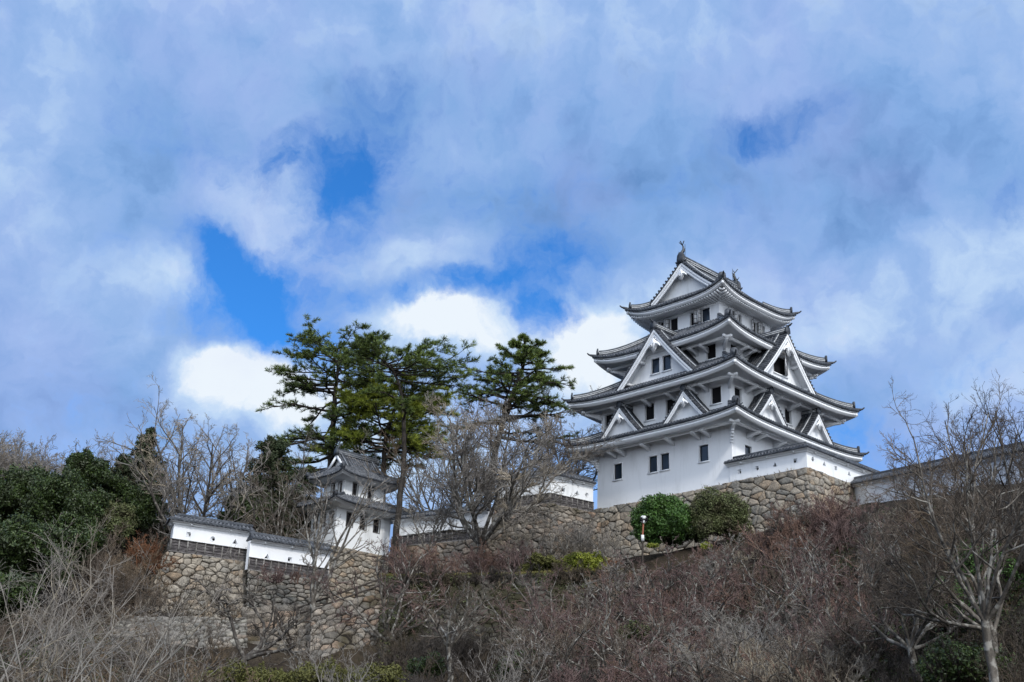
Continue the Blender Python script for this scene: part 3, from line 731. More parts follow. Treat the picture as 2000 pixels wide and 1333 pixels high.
# gables
for i in (0, 1):
    for s in (3.42, -3.42):
        gable(keep, i, s, 8.4, 2.25, 5.38, 8.0, 6.86, .42, .29, 'small gable on the lowest roof')
g1 = gable(keep, 0, 0.0, 7.95, 4.15, 9.72, 14.4, 4.4, .85, .45, 'large left gable with two windows', holes=[(.12, 1.0, 10.75, 12.1), (-1.12, -.24, 10.75, 12.1)], big=True)
g2 = gable(keep, 1, 0.0, 7.95, 4.0, 9.72, 14.35, 4.4, .85, .45, 'large right gable with one shuttered window', holes=[(-.95, .95, 10.85, 12.5)], big=True)
for a, b in ((.12, 1.0), (-1.12, -.24)): window(keep, side(0, 7.1), a, b, 10.75, 12.1)
wn = window(keep, side(1, 7.1), -.95, .95, 10.85, 12.5, kind='dark'); shutter(wn, side(1, 7.1), .95, -1, 1.15, 11.0, 12.45, math.radians(28), rows=3, cols=2)
# stepped corner brackets under the lowest eaves
for sx_, sy_ in ((-1, -1), (-1, 1)):
    d = unit((sx_, sy_, 0)); nrm = np.array([-d[1], d[0], 0]); mb = MB(); p0 = np.array([sx_*7.02, sy_*7.02, 0])
    for k in range(6):
        L = .10+.13*k*(1+.08*k); z = 3.35+.2*k
        mb.box(p0+d*(L/2-.05)+np.array([0, 0, z]), (L+.1, .26-.004*k, .17), np.stack([d, nrm, [0, 0, 1]], 1))
        mb.box(p0+d*(L/2-.12)+np.array([0, 0, z+.1]), (L, .2, .05), np.stack([d, nrm, [0, 0, 1]], 1))
    mb.build('corner_bracket', 'white_wood', keep)

# ---------------------------------------------------------------- plastered walls with tiled tops
def frames(pts):
    """pts: (x, y, zbase) along the wall, outer face towards the viewer -> mitred frames Pt(s, o, z above base)"""
    P = np.array(pts, float); d = [unit((*(P[k+1]-P[k])[:2], 0)) for k in range(len(P)-1)]
    ns = []
    for q, k in zip(d, range(len(d))):
        n = np.array([q[1], -q[0], 0]); ns.append(n)
    mit = [ns[0]]+[(ns[k]+ns[k+1])/(1+ns[k]@ns[k+1]) for k in range(len(ns)-1)]+[ns[-1]]
    out = []
    for k in range(len(d)):
        L = np.linalg.norm((P[k+1]-P[k])[:2])
        def Pt(s, o, z, a=P[k], b=P[k+1], ma=mit[k], mb_=mit[k+1], L=L):
            s, o, z = np.broadcast_arrays(*[np.asarray(q, float) for q in (s, o, z)]); t = (s/L)[..., None]
            r = (a+ma*o[..., None])*(1-t)+(b+mb_*o[..., None])*t; r[..., 2] += z; return r
        out.append((Pt, L))
    return out
def loophole(root, Pt, s, z, shape, r=.15, mat='old_plaster'):
    """small gun port: tapering plaster recess ending in a dark slot"""
    th = np.linspace(0, 2*np.pi, 25)[:-1]+np.pi/4
    sq = lambda t, q: q/np.maximum(abs(np.cos(t)), abs(np.sin(t)))
    if shape == 'square': rad = sq(th, r)
    elif shape == 'round': rad = np.full(24, r*1.1)
    else:
        a = (th-np.pi/2) % (2*np.pi/3); a = np.minimum(a, 2*np.pi/3-a); rad = r*1.45*math.cos(np.pi/3)/np.cos(np.pi/3-a)
    out = sq(th, r*1.62)
    x, y = np.cos(th), np.sin(th); zc = z-(.03 if shape == 'triangle' else 0)
    mb = MB(); R = lambda rr, o: Pt(s+rr*x, o, zc+rr*y)
    ring = lambda A, B: mb.grid(np.array([A, B]), close=True)
    ring(Pt(s+out*x, 0, z+out*y), R(rad*1.12, 0.0)); ring(R(rad*1.12, 0.0), R(rad*1.05, .02)); ring(R(rad*1.05, .02), R(rad, 0)); ring(R(rad, 0), R(rad*.55, -.22))
    mb.mi = 1; mb.add(R(rad*.55, -.22), [tuple(range(24))])
    return mb.build('loophole', [mat, 'dark'], root)
def plaster_wall(name, label, pts, h, wood=0., holes=(), mat='plaster', over=.42, rise=.36, thick=.45, group=None, ends=(1, 1), small=1., studs=.9, foot=0.):
    loc = np.array(pts[0], float); pts = [np.array(p)-loc for p in pts]
    root = thing(name, loc, 0, label, 'wall', group); fr = frames(pts)
    wb = MB(); tl = MB(); bo = MB(); ea = MB(); hr = .15*small
    for k, (Pt, L) in enumerate(fr):
        hs = [(s*L-hr*1.62, s*L+hr*1.62, z-hr*1.62, z+hr*1.62, sh) for (kk, s, z, sh) in holes if kk == k]
        wall_face(wb, Pt, 0, L, wood*.96, h, hs, depth=0)
        if foot: wall_face(wb, Pt, 0, L, -foot, 0)
        wb.grid(np.array([Pt(np.array([0, L]), -thick, -foot), Pt(np.array([0, L]), -thick, h)]))
        if k == 0 : wb.add([Pt(0, 0, 0), Pt(0, -thick, 0), Pt(0, -thick, h), Pt(0, 0, h)], [(0, 1, 2, 3)])
        if k == len(fr)-1: wb.add([Pt(L, 0, 0), Pt(L, -thick, 0), Pt(L, -thick, h), Pt(L, 0, h)], [(0, 1, 2, 3)])
        for (a, b, c, d, sh) in hs: loophole(root, Pt, (a+b)/2, (c+d)/2, sh, hr, mat)
        x0 = -.25 if (k == 0 and ends[0]) else 0; x1 = L+(.25 if k == len(fr)-1 and ends[1] else 0)
        ss = np.linspace(x0, x1, 2)
        # underside and eave board
        for sg in (1, -1):
            c0 = -thick/2
            O = lambda o: c0+sg*(thick/2+o)
            ea.grid(np.array([Pt(ss, O(-.02), h-.03), Pt(ss, O(over-.1), h-.0), Pt(ss, O(over-.1), h+.07)]))
            ea.grid(np.array([Pt(ss, O(.0), h-.14), Pt(ss, O(.09), h-.14), Pt(ss, O(.09), h-.03)]))
            # tile courses in two steps
            for a, b in ((0, .34), (.33, .67), (.66, 1.)):
                f = lambda t: (over+(-thick/2-over)*t, h+.1+rise*t)
                (oa, za), (ob, zb) = f(a), f(b); tl.grid(np.array([Pt(ss, O(oa), za+.035), Pt(ss, O(ob), zb)]))
                tl.grid(np.array([Pt(ss, O(oa), za+.035), Pt(ss, O(oa)-sg*.001, za-.03)]))
            tl.grid(np.array([Pt(ss, O(over), h+.135), Pt(ss, O(over), h+.05), Pt(ss, O(over-.12), h+.05)]))
            n = int((x1-x0)/(.28*small)); th = np.linspace(0, np.pi, 5)
            for q in range(n):
                s = x0+(q+.5)*(x1-x0)/n; G = []
                for t, r in ((-.05, .095), (.33, .078), (.34, .095), (.66, .078), (.67, .095), (1, .08)):
                    oa, za = over+(-thick/2-over)*t, h+.1+rise*t
                    G.append(Pt(s+r*small*np.cos(th), O(oa), za+.01+r*1.1*np.sin(th)))
                tl.mi = 1; tl.grid(np.array(G)); tl.mi = 0; ph = np.arange(8)*np.pi/4
                tl.add(Pt(s+.1*small*np.cos(ph), O(over+.03), h+.13+.1*small*np.sin(ph)), [tuple(range(8))])
        for e, en in ((x0, k == 0), (x1, k == len(fr)-1)):
            if en: tl.add([Pt(e, over, h+.05), Pt(e, over, h+.13), Pt(e, -thick/2, h+.1+rise), Pt(e, -thick-over, h+.13), Pt(e, -thick-over, h+.05)], [(0, 1, 2, 3, 4)])
        # ridge
        c0 = -thick/2; zt = h+.1+rise
        tl.hexa([Pt(x0, c0-.1, zt-.05), Pt(x1, c0-.1, zt-.05), Pt(x1, c0+.1, zt-.05), Pt(x0, c0+.1, zt-.05), Pt(x0, c0-.1, zt+.12), Pt(x1, c0-.1, zt+.12), Pt(x1, c0+.1, zt+.12), Pt(x0, c0+.1, zt+.12)])
        tl.tube([Pt(x0-.03, c0, zt+.13), Pt(x1+.03, c0, zt+.13)], .1, 8)
        # struts under the eave
        n = max(1, int(L/1.9))
        for q in range(n):
            s = (q+.5)*L/n; fbox(ea, Pt, s-.06, s+.06, .0, over-.14, h-.12, h-.025)
        if wood:
            nb = 4; bo.mi = 0
            for j in range(nb):
                z0, z1 = wood*j/nb, wood*(j+1)/nb
                bo.grid(np.array([Pt(np.array([0, L]), .075, z0), Pt(np.array([0, L]), .035, z1), Pt(np.array([0, L]), .0, z1)]))
            if k == 0: bo.add([Pt(0, .075, 0), Pt(0, 0, 0), Pt(0, 0, wood), Pt(0, .035, wood)], [(0, 1, 2, 3)])
            if k == len(fr)-1: bo.add([Pt(L, .075, 0), Pt(L, 0, 0), Pt(L, 0, wood), Pt(L, .035, wood)], [(0, 1, 2, 3)])
            bo.mi = 1; n = max(2, round(L/(studs*.62)))
            for q in range(n+1):
                s = min(max(q*L/n, .04), L-.04); fbox(bo, Pt, s-.04, s+.04, .03, .115, .0, wood)
            fbox(bo, Pt, 0, L, -.01, .14, wood, wood+.05); fbox(bo, Pt, 0, L, -.01, .12, -.07, .0)
    body = wb.build('plaster_body', mat, root); tl.build('tile_coping', ['tile', 'rib'], root); ea.build('eave_board', 'white_wood', root)
    if wood: bo.build('boarding', ['board', 'batten'], root)
    return root

# ---------------------------------------------------------------- dry stone walls
def stones(mb, Q, sa, sb, seed, jit=.5, dep=.13, flat=0):
    """Q: 4 corners (bottom-left, bottom-right, top-right, top-left) of a patch; sa, sb stone width, height"""
    rg = np.random.default_rng(seed); Q = np.array(Q, float)
    L = (np.linalg.norm(Q[1]-Q[0])+np.linalg.norm(Q[2]-Q[3]))/2; H = (np.linalg.norm(Q[3]-Q[0])+np.linalg.norm(Q[2]-Q[1]))/2
    nrm = unit(np.cross(Q[1]-Q[0], Q[3]-Q[0]))
    if nrm@(-Q.mean(0)) < 0: nrm = -nrm
    def mp(a, b):
        u, v = (a/L)[..., None], (b/H)[..., None]
        return (Q[0]*(1-u)+Q[1]*u)*(1-v)+(Q[3]*(1-u)+Q[2]*u)*v
    na, nb = max(1, int(L/sa)), max(1, int(H/sb)); pts = {}
    for i in range(-1, na+1):
        for j in range(-1, nb+1):
            pts[i, j] = ((i+.5+(.5 if j % 2 else 0)+rg.uniform(-jit, jit))*L/na, (j+.5+rg.uniform(-jit, jit)*.8)*H/nb)
            if rg.random() < .2 and 0 <= i < na: pts.pop((i, j))
    asp = sa/sb
    for (i, j), (a, b) in pts.items():
        if not (-1 <= i <= na and -1 <= j <= nb): continue
        poly = [(a-sa*1.6, b-sb*1.6), (a+sa*1.6, b-sb*1.6), (a+sa*1.6, b+sb*1.6), (a-sa*1.6, b+sb*1.6)]
        def clip(poly, nx, ny, c):
            out = []
            for k in range(len(poly)):
                p, q = poly[k], poly[(k+1) % len(poly)]; dp = p[0]*nx+p[1]*ny-c; dq = q[0]*nx+q[1]*ny-c
                if dp <= 0: out.append(p)
                if dp*dq < 0: t = dp/(dp-dq); out.append((p[0]+(q[0]-p[0])*t, p[1]+(q[1]-p[1])*t))
            return out
        for di in (-2, -1, 0, 1, 2):
            for dj in (-2, -1, 0, 1, 2):
                o = pts.get((i+di, j+dj))
                if (di or dj) and o:
                    nx, ny = (o[0]-a), (o[1]-b)*asp*asp
                    poly = clip(poly, nx, ny, nx*(a+o[0])/2+ny*(b+o[1])/2)
                    if len(poly) < 3: break
            if len(poly) < 3: break
        for nx, ny, c in ((-1, 0, 0), (1, 0, L), (0, -1, 0), (0, 1, H)):
            if len(poly) >= 3: poly = clip(poly, nx, ny, c)
        if len(poly) < 3: continue
        p = np.array(poly); c = p.mean(0)
        ar = .5*abs(np.dot(p[:, 0], np.roll(p[:, 1], 1))-np.dot(p[:, 1], np.roll(p[:, 0], 1)))
        if ar < .02: continue
        # soften the polygon by cutting its corners
        q = []
        for k in range(len(p)):
            e, f = p[k], p[(k+1) % len(p)]; q += [e*.88+f*.12, e*.12+f*.88]
        q = c+(np.array(q)-c)*(1-.034/math.sqrt(ar)); n = len(q)
        d0 = dep*rg.uniform(.55, 1.3); ti = rg.uniform(-.16, .16, 2)
        ring = lambda f, o: mp(*(c+(q-c)*f).T)+nrm*(o+((q-c)*f@ti)[:, None]+rg.uniform(-.012, .012, (n, 1)))
        r0 = mp(*q.T)-nrm*.12; r1 = ring(.985, d0*.45); r2 = ring(.9, d0*.92); r3 = ring(.5, d0*1.05)
        V = np.concatenate([r0, r1, r2, r3, (mp(c[0], c[1])+nrm*d0*1.1)[None]]); I = np.arange(n); J = (I+1) % n
        F = np.concatenate([np.stack([I+k*n, J+k*n, J+(k+1)*n, I+(k+1)*n], 1) for k in range(3)])
        base_n = mb.n; mb.add(V, F)
        mb.v.append(np.zeros((0, 3))); mb.f.append(np.stack([I+3*n, J+3*n, np.full(n, 4*n)], 1)+base_n); mb.fm.append(np.full(n, mb.mi))
    return mp, nrm
def stone_wall(name, label, top, bot, mats='stone_tan', sa=.72, sb=.5, seed=1, quoins=(), group=None, dep=.13, cap=False, cat='stone wall'):
    """top, bot: matching lists of points left to right"""
    loc = np.array(bot[0], float); mb = MB(); bk = MB()
    for k in range(len(top)-1):
        mb.mi = 0; Q = [bot[k], bot[k+1], top[k+1], top[k]]; mp, nrm = stones(mb, Q, sa, sb, seed+k, dep=dep)
        mb.mi = 1; q = np.array(Q)-nrm*.03; mb.add(q, [(0, 1, 2, 3)])
        bq = np.array([top[k], top[k+1]])-nrm*.9*np.array([1, 1, 0]); mb.add(np.array([top[k], top[k+1], bq[1], bq[0]])-np.array([0, 0, .02]), [(0, 1, 2, 3)])
    mb.mi = 0
    for (k, sz) in quoins:   # larger squared stones laid alternately at a corner
        a, b = np.array(bot[k], float), np.array(top[k], float); rg = np.random.default_rng(seed+77+k)
        prev = unit(np.array(top[k-1])-b) if k > 0 else None; nxt = unit(np.array(top[k+1])-b) if k < len(top)-1 else None
        H = np.linalg.norm(b-a); n = max(2, round(H/sz)); up = (b-a)/H
        for j in range(n):
            L1, L2 = (sz*rg.uniform(1.7, 2.3), sz*rg.uniform(.8, 1.1))[::1 if j % 2 else -1]
            lo, hi = a+up*(H*j/n+.03), a+up*(H*(j+1)/n-.03)
            d1 = prev if prev is not None else -nxt*.3; d2 = nxt if nxt is not None else -prev*.3
            out = -unit(d1+d2)*.12*np.array([1, 1, 0]) if prev is not None and nxt is not None else np.zeros(3)
            if prev is None or nxt is None:
                dd = nxt if nxt is not None else prev; fn = np.cross(dd, up); fn = fn if fn@(-a) > 0 else -fn; out = fn*.12
                d1, d2 = dd, -fn; L2 = .5
            c8 = []
            for p in (lo, hi):
                o = p+out; c8 += [o, o+d1*L1, o+d1*L1+d2*L2-out*.2, o+d2*L2]
            c8 = np.array(c8)+rg.uniform(-.025, .025, (8, 3)); mb.hexa(c8)
    o = mb.build(name, [mats, 'gap'], None, loc=loc)
    return tag(o, label, cat, group)

def K3(u, v, z): return CORNER+U_*u+V_*v+np.array([0, 0, z])
# parapet beside the keep: goes towards the viewer along the keep's left face plane, then turns back
c0 = K3(0.0, -.03, .12); c1 = K3(-6.93, -.03, .12); c2 = K3(-7.15, 10.5, .02)
plaster_wall('plaster_wall', 'clean white plastered wall with gun ports joined to the right corner of the keep', [c0, c1, c2], 1.36,
             holes=[(0, .13, .68, 'square'), (0, .365, .68, 'round'), (0, .60, .68, 'triangle'), (0, .86, .68, 'square'),
                    (1, .075, .80, 'round'), (1, .215, .78, 'triangle'), (1, .36, .78, 'square'), (1, .53, .76, 'triangle')], ends=(1, 0))
# wall running right towards the viewer
W3A, W3B = at(1664, 986, 91.5), at(2090, 921, 61)
W3B = W3A+(W3B-W3A)*1.25
plaster_wall('plaster_wall', 'long white plastered wall with tiled top at right above the bare thicket', [W3A, W3B], 1.42, holes=[(0, .42, .7, 'square'), (0, .6, .7, 'triangle'), (0, .8, .7, 'round')], rise=.42, foot=1.2)
# angled wall left of the keep
zb = 23.45
m0 = pz(966, 997, zb); m1 = at(1074, 983, 96.0); zb = m1[2]; m0 = pz(966, 996, zb); m2 = pz(1158, 1001, zb)
m2 = m1+(m2-m1)*1.0
plaster_wall('plaster_wall', 'weathered white wall over dark boarding, angled, touching the left side of the keep', [m0, m1, m2], 2.25, wood=.78,
             holes=[(0, .55, 1.35, 'triangle'), (0, .82, 1.35, 'square'), (1, .3, 1.35, 'square'), (1, .62, 1.35, 'triangle'), (1, .85, 1.35, 'round')], mat='old_plaster', ends=(0, 0))
# wall between the corner turret and the angled wall
q1 = at(952, 1051, 94.0); q0 = pz(765, 1069, q1[2])
plaster_wall('plaster_wall', 'weathered white wall over dark boarding between the turret and the pale forked tree', [q0, q1], 2.1, wood=.78, holes=[(0, .3, 1.35, 'square'), (0, .6, 1.35, 'round')], mat='old_plaster', ends=(0, 0))
# two walls at the far left
l1 = at(333, 1076, 84.0); l2 = pz(481, 1097, l1[2]); l0 = pz(327, 1082, l1[2]-.25); l0 = l1+np.array([-.55, 1.5, 0])
plaster_wall('plaster_wall', 'leftmost short white wall over dark boarding on a tan stone base', [l0, l1, l2], 2.02, wood=.80,
             holes=[(1, .20, 1.30, 'square'), (1, .52, 1.24, 'round'), (1, .82, 1.28, 'triangle')], ends=(0, 1), studs=.95)
r1_ = at(483, 1112, 85.2); r2_ = pz(640, 1135, r1_[2])
plaster_wall('plaster_wall', 'low white wall over dark boarding stepping down right of the leftmost wall', [r1_, r2_], 2.02, wood=.80,
             holes=[(0, .22, 1.08, 'triangle'), (0, .50, 1.12, 'square'), (0, .80, 1.1, 'round')], ends=(0, 0))

# stone bases
def down(p, dz, out): p = np.array(p, float); q = p.copy(); q[2] -= dz; d = unit((*out[:2], 0)); return q+d*0+np.array([out[0], out[1], 0])
o1, o2 = -V_*1.3, -U_*1.3
t = [K3(14.6, .06, .12), K3(6.5, .06, -.02), K3(.3, .06, .10), K3(-6.98, -.02, .10), K3(-7.15, 10.5, -.1)]
t[0][2] -= .1
bt = [down(t[0], 7.5, o1), down(t[1], 7.5, o1), down(t[2], 7.5, o1), down(t[3], 7.5, o1+o2), down(t[4], 7.5, o2)]
stone_wall('stone_wall', 'tan dry stone base under the keep and its parapet', t, bt, 'stone_tan', .74, .46, 11, quoins=[(3, .62)])
n1_ = unit(np.cross(m1-m0, (0, 0, 1))); n2_ = unit(np.cross(m2-m1, (0, 0, 1)))
t = [m0+n1_*.15-[0, 0, .08], m1+(n1_+n2_)*.12-[0, 0, .08], m2+n2_*.15-[0, 0, .08]]; t[0] += (m0-m1)*.12; t[2] += (m2-m1)*.1
bt = [down(t[0], 7.5, n1_*1.6), down(t[1], 7.5, (n1_+n2_)*1.3), down(t[2], 7.5, n2_*1.6)]
stone_wall('stone_wall', 'brown dry stone base under the angled wall left of the keep', t, bt, 'stone_brown', .62, .36, 21, dep=.16)
n_ = unit(np.cross(q1-q0, (0, 0, 1))); t = [q0+n_*.15-[0, 0, .08], q1+n_*.15-[0, 0, .08]]
stone_wall('stone_wall', 'brown dry stone base under the wall right of the turret', t, [down(p, 6, n_*1.2) for p in t], 'stone_brown', .62, .40, 31)
n1_ = unit(np.cross(l1-l0, (0, 0, 1))); n_ = unit(np.cross(l2-l1, (0, 0, 1)))
t = [l0+n1_*.15-[0, 0, .08], l1+(n1_+n_)*.1-[0, 0, .08], l2+n_*.15-[0, 0, .08]]
bt = [t[0]+[-3.2, .5, -6.], down(t[1], 6., (n1_*1.9+n_*1.4)), down(t[2], 6., n_*1.2)]
stone_wall('stone_wall', 'tan dry stone base with squared corner stones under the leftmost wall', t, bt, 'stone_tan', .56, .36, 41, quoins=[(2, .6)])
n_ = unit(np.cross(r2_-r1_, (0, 0, 1))); t = [r1_+n_*.12-[0, 0, .08], r2_+n_*.12-[0, 0, .08]]
stone_wall('stone_wall', 'grey dry stone base under the low stepped-down wall', t, [down(p, 5, n_*.9) for p in t], 'stone_grey', .52, .28, 51)

# ---------------------------------------------------------------- corner turret
TC0 = at(652, 1064, 96.0)
TL, TR = 3.5, 6.4       # wall lengths of the left and right faces
ta = at(604, 1058, 96); 
def isect_u(px, py, P0, d):   # distance along d from P0 (plan) seen at pixel column px
    r = ray(px, py); A = np.array([[r[0], -d[0]], [r[1], -d[1]]]); s = np.linalg.solve(A, P0[:2]); return s[1]
TL = isect_u(605, 1050, TC0, U_); TR = isect_u(760, 1066, TC0, V_)
print('turret', TL, TR, TC0)
TUC = TC0+U_*TL/2+V_*TR/2
tur = thing('corner_turret', TUC, RZ, 'small two-storey white corner turret with grey tiled roofs behind bare branches', 'turret')
# rectangular version of the side frame: x half TR/2, y half TL/2
def rside(i, hx, hy):
    def Pt(s, o, z):
        s, o, z = np.broadcast_arrays(*[np.asarray(q, float) for q in (s, o, z)])
        return np.stack([(-hx-o, s), (s, -hy-o), (hx+o, s), (s, hy+o)][i]+(z,), -1)
    return Pt
HX, HY = TR/2, TL/2
def rskirt(root, ax, ay, ov, inx, iny, ze, zi, T, name, label, fasc=.22):
    """hipped ring over a rectangle: eave rectangle (ax+ov, ay+ov), inner (inx, iny)"""
    EX, EY = ax+ov, ay+ov; R = []
    def edge(i, f):   # f: 0 eave .. 1 inner
        hx, hy = EX+(inx-EX)*f, EY+(iny-EY)*f
        return hx, hy
    sg = np.linspace(-1, 1, 33); mb = MB(); ea = MB(); sf = MB()
    def pt(i, sgn, f, z):
        hx, hy = edge(i, f); up = T*np.abs(sgn)**4*(1-f)**1.5; zz = ze+(zi-ze)*(.85*f+.15*f*f)+up+z
        return np.stack(np.broadcast_arrays(*[(-hx, sgn*hy, zz), (sgn*hx, -hy, zz), (hx, sgn*hy, zz), (sgn*hx, hy, zz)][i]), -1)
    for i in range(4):
        fs = np.linspace(0, 1, 6)
        for a, b in zip(fs[:-1], fs[1:]): mb.grid(np.array([pt(i, sg, a, .14), pt(i, sg, b, .10)]))
        mb.grid(np.array([pt(i, sg, 0, .14), pt(i, sg, 0, .0), pt(i, sg, .12, -.03)]))
        half = EY if i % 2 == 0 else EX; hin = iny if i % 2 == 0 else inx; n = int(half/.27); th = np.linspace(0, np.pi, 5)
        for k in range(-n, n+1):
            s = k*.27; fe = 1 if abs(s) <= hin else (half-abs(s))/(half-hin)
            if fe < .08: continue
            G = []; m = max(2, int(fe*5))
            for q, f in enumerate(np.linspace(-.02, fe, m+1)):
                for r in ((.07, .085) if 0 < q < m else (.08,)):
                    hs_ = half+(hin-half)*f; G.append(pt(i, (s+r*np.cos(th))/hs_, f, .11+r*1.1*np.sin(th)))
            mb.mi = 1; mb.grid(np.array(G)); mb.mi = 0
        g = lambda f, z: pt(i, sg, f, z)
        ea.grid(np.array([g(.04, -.0), g(.06, -.1), g(.10, -.1), g(.11, -.1-fasc), g(.2, -.1-fasc)]))
        hx, hy = edge(i, .2); 
        wl = rside(i, ax-.02, ay-.02)(sg*((ay if i % 2 == 0 else ax)), 0, ze-.2)
        sf.grid(np.array([g(.2, -.1-fasc+.01), wl]))
    roof = mb.build(name, ['tile', 'rib'], root)
    if label: roof['label'] = label
    ea.build('fascia', 'white_wood', roof); sf.build('soffit', 'old_plaster', roof)
    for sx_ in (-1, 1):
        for sy_ in (-1, 1):
            hp = MB(); f = np.linspace(.05, 1, 7); P = np.stack([sx_*(EX+(inx-EX)*f), sy_*(EY+(iny-EY)*f), ze+(zi-ze)*(.85*f+.15*f*f)+T*(1-f)**1.5+.18], -1)
            hp.tube(P, .13, 7); hp.box(P[0]+[0, 0, .1], (.3, .3, .35)); hp.tube([P[0], P[0]+unit((sx_, sy_, .6))*.4], [.08, .04], 6); hp.build('hip_ridge', 'tile', roof)
    return roof
def twall(h0, h1, hx, hy, wins, mat='old_plaster'):
    mb = MB()
    for i in range(4): L = hy if i % 2 == 0 else hx; wall_face(mb, rside(i, hx, hy), -L, L, h0, h1, [x[:4] for x in wins if x[4] == i], .2)
    o = mb.build('wall', mat, tur)
    for (a, b, c, d, i) in wins: window(tur, rside(i, hx, hy), a, b, c, d, depth=.2, kind='dark', frame='batten', mull=2, sill=False)
k = 96/2391.
w1 = [(s-.25, s+.25, 1.98, 3.06, 0) for s in (HY*-.62, HY*-.02, HY*.6)]+[(HX*f-.31, HX*f+.31, 1.98, 3.1, 1) for f in (-.52, -.02, .48)]
w1 = [(a, b, c-.3, d-.3, i) for a, b, c, d, i in w1]
twall(-.5, 3.45, HX, HY, w1)
hx2, hy2 = HX-.72, HY-.32
w2 = [(s-.22, s+.22, 4.45, 5.35, 0) for s in (-.85, .1)]+[(-1.15, -.65, 4.4, 5.42, 1), (.42, .92, 4.4, 5.4, 1)]
twall(3.7, 5.95, hx2, hy2, w2)
rskirt(tur, HX, HY, 1.2, hx2-.02, hy2-.02, 3.2, 4.2, .32, 'roof', 'lower tiled roof')
R = rskirt(tur, hx2, hy2, 1.1, hx2-.15, .95, 5.65, 6.75, .32, 'roof', 'upper tiled roof with its gable to the left')
ub = MB(); gx = hx2+.05; th = np.linspace(0, np.pi, 5)
for sd in (-1, 1):
    zq = lambda q: 7.85-1.15*(q/.98)**.95
    qs = np.linspace(.02, .98, 5)
    ub.mi = 0
    for a, b in zip(qs[:-1], qs[1:]): ub.grid(np.array([[(-gx, sd*a, zq(a)+.1), (gx, sd*a, zq(a)+.1)], [(-gx, sd*b, zq(b)+.14), (gx, sd*b, zq(b)+.14)]]))
    n = int(gx/.27)
    for k_ in range(-n, n+1):
        ub.mi = 1; ub.grid(np.array([[(k_*.27+.08*math.cos(t), sd*q, zq(q)+.12+.09*math.sin(t)) for t in th] for q in np.linspace(.05, 1.0, 5)]))
ub.build('upper_tiles', ['tile', 'rib'], R)
for ex in (-1, 1):
    gm = MB(); gm.prism([(ex*(gx-.35), -1.0, 6.60), (ex*(gx-.35), 1.0, 6.60), (ex*(gx-.35), 0, 7.80)], (ex*.02, 0, 0)); gm.build('gable_wall', 'old_plaster', R)
    for sd in (-1, 1):
        bm_ = MB(); bm_.bar((ex*(gx-.02), 0, 7.72), (ex*(gx-.02), sd*1.05, 6.58), .07, .24); bm_.build('bargeboard', 'white_wood', R)
        dm = MB(); dm.bar((ex*(gx-.5), sd*.1, 7.90), (ex*(gx-.5), sd*1.2, 6.65), .2, .24)
        dm.mi = 1; dm.bar((ex*(gx-.5)-.11, sd*.1, 7.98), (ex*(gx-.5)-.11, sd*1.2, 6.73), .03, .08); dm.bar((ex*(gx-.5)+.11, sd*.1, 7.98), (ex*(gx-.5)+.11, sd*1.2, 6.73), .03, .08)
        dm.build('descending_ridge', ['tile', 'tile_light'], R)
rm = MB(); rm.box((0, 0, 8.02), (2*gx, .3, .4)); rm.tube([(-gx-.02, 0, 8.26), (gx+.02, 0, 8.26)], .12, 8)
rm.mi = 1
for z in (7.96, 8.10): rm.box((0, 0, z), (2*gx-.05, .33, .04))
rm.build('ridge', ['tile', 'tile_light'], R)
for ex in (-1, 1):
    om = MB(); om.prism([(ex*(gx-.02), a, 7.75+b) for a, b in ((-.28, 0), (-.28, .35), (-.15, .6), (.15, .6), (.28, .35), (.28, 0))], (ex*.12, 0, 0)); fish(om, (ex*(gx-.2), 0, 8.30), (ex, 0, 0), .5); om.build('roof_fish', 'bronze', tur)
t = [TC0+U_*(TL+.2)-V_*.15-[0, 0, .12], TC0-U_*.15-V_*.15-[0, 0, .12], TC0+V_*(TR+.3)-U_*.15-[0, 0, .12]]
stone_wall('stone_wall', 'tan and grey dry stone base under the corner turret', t, [down(t[0], 5, -V_*.9), down(t[1], 5, -V_*.9-U_*.9), down(t[2], 5, -U_*.9)], 'stone_tan', .55, .33, 61)

# ---------------------------------------------------------------- ground
G0 = -1.7
ctrl = [(0, 0, G0), (-15, 3, G0), (15, 3, G0), (0, -60, G0-1), (-60, -40, G0), (60, -40, G0), (0, 14, -1.0), (-12, 16, -.9), (12, 16, -.6)]
def cp(px, py, D, dz=0.): p = at(px, py, D); ctrl.append((p[0], p[1], p[2]+dz))
for a in ((-300, 1400, 34), (0, 1400, 36), (500, 1390, 48), (1000, 1380, 52), (1500, 1370, 48), (2000, 1370, 40), (2300, 1370, 38)): cp(*a)
for a in ((1250, 1210, 74), (1500, 1200, 70), (1750, 1180, 66), (2000, 1130, 60), (2250, 1120, 56)): cp(*a)
for a in ((1300, 1085, 87), (1500, 1050, 84), (1640, 995, 89)): cp(*a)
for a in ((1120, 1135, 87), (950, 1140, 86), (800, 1150, 86)): cp(*a)
for a in ((250, 1340, 66), (450, 1330, 72), (650, 1330, 74), (850, 1362, 74), (1050, 1362, 74), (950, 1400, 66)): cp(*a)
for a in ((320, 1215, 82), (150, 1250, 70), (50, 1200, 78), (200, 1130, 88), (60, 1080, 95), (-200, 1080, 92), (-200, 1250, 70)): cp(*a)
for a in ((0, 955, 130), (150, 985, 122), (280, 1010, 118), (-200, 950, 130)): cp(*a)
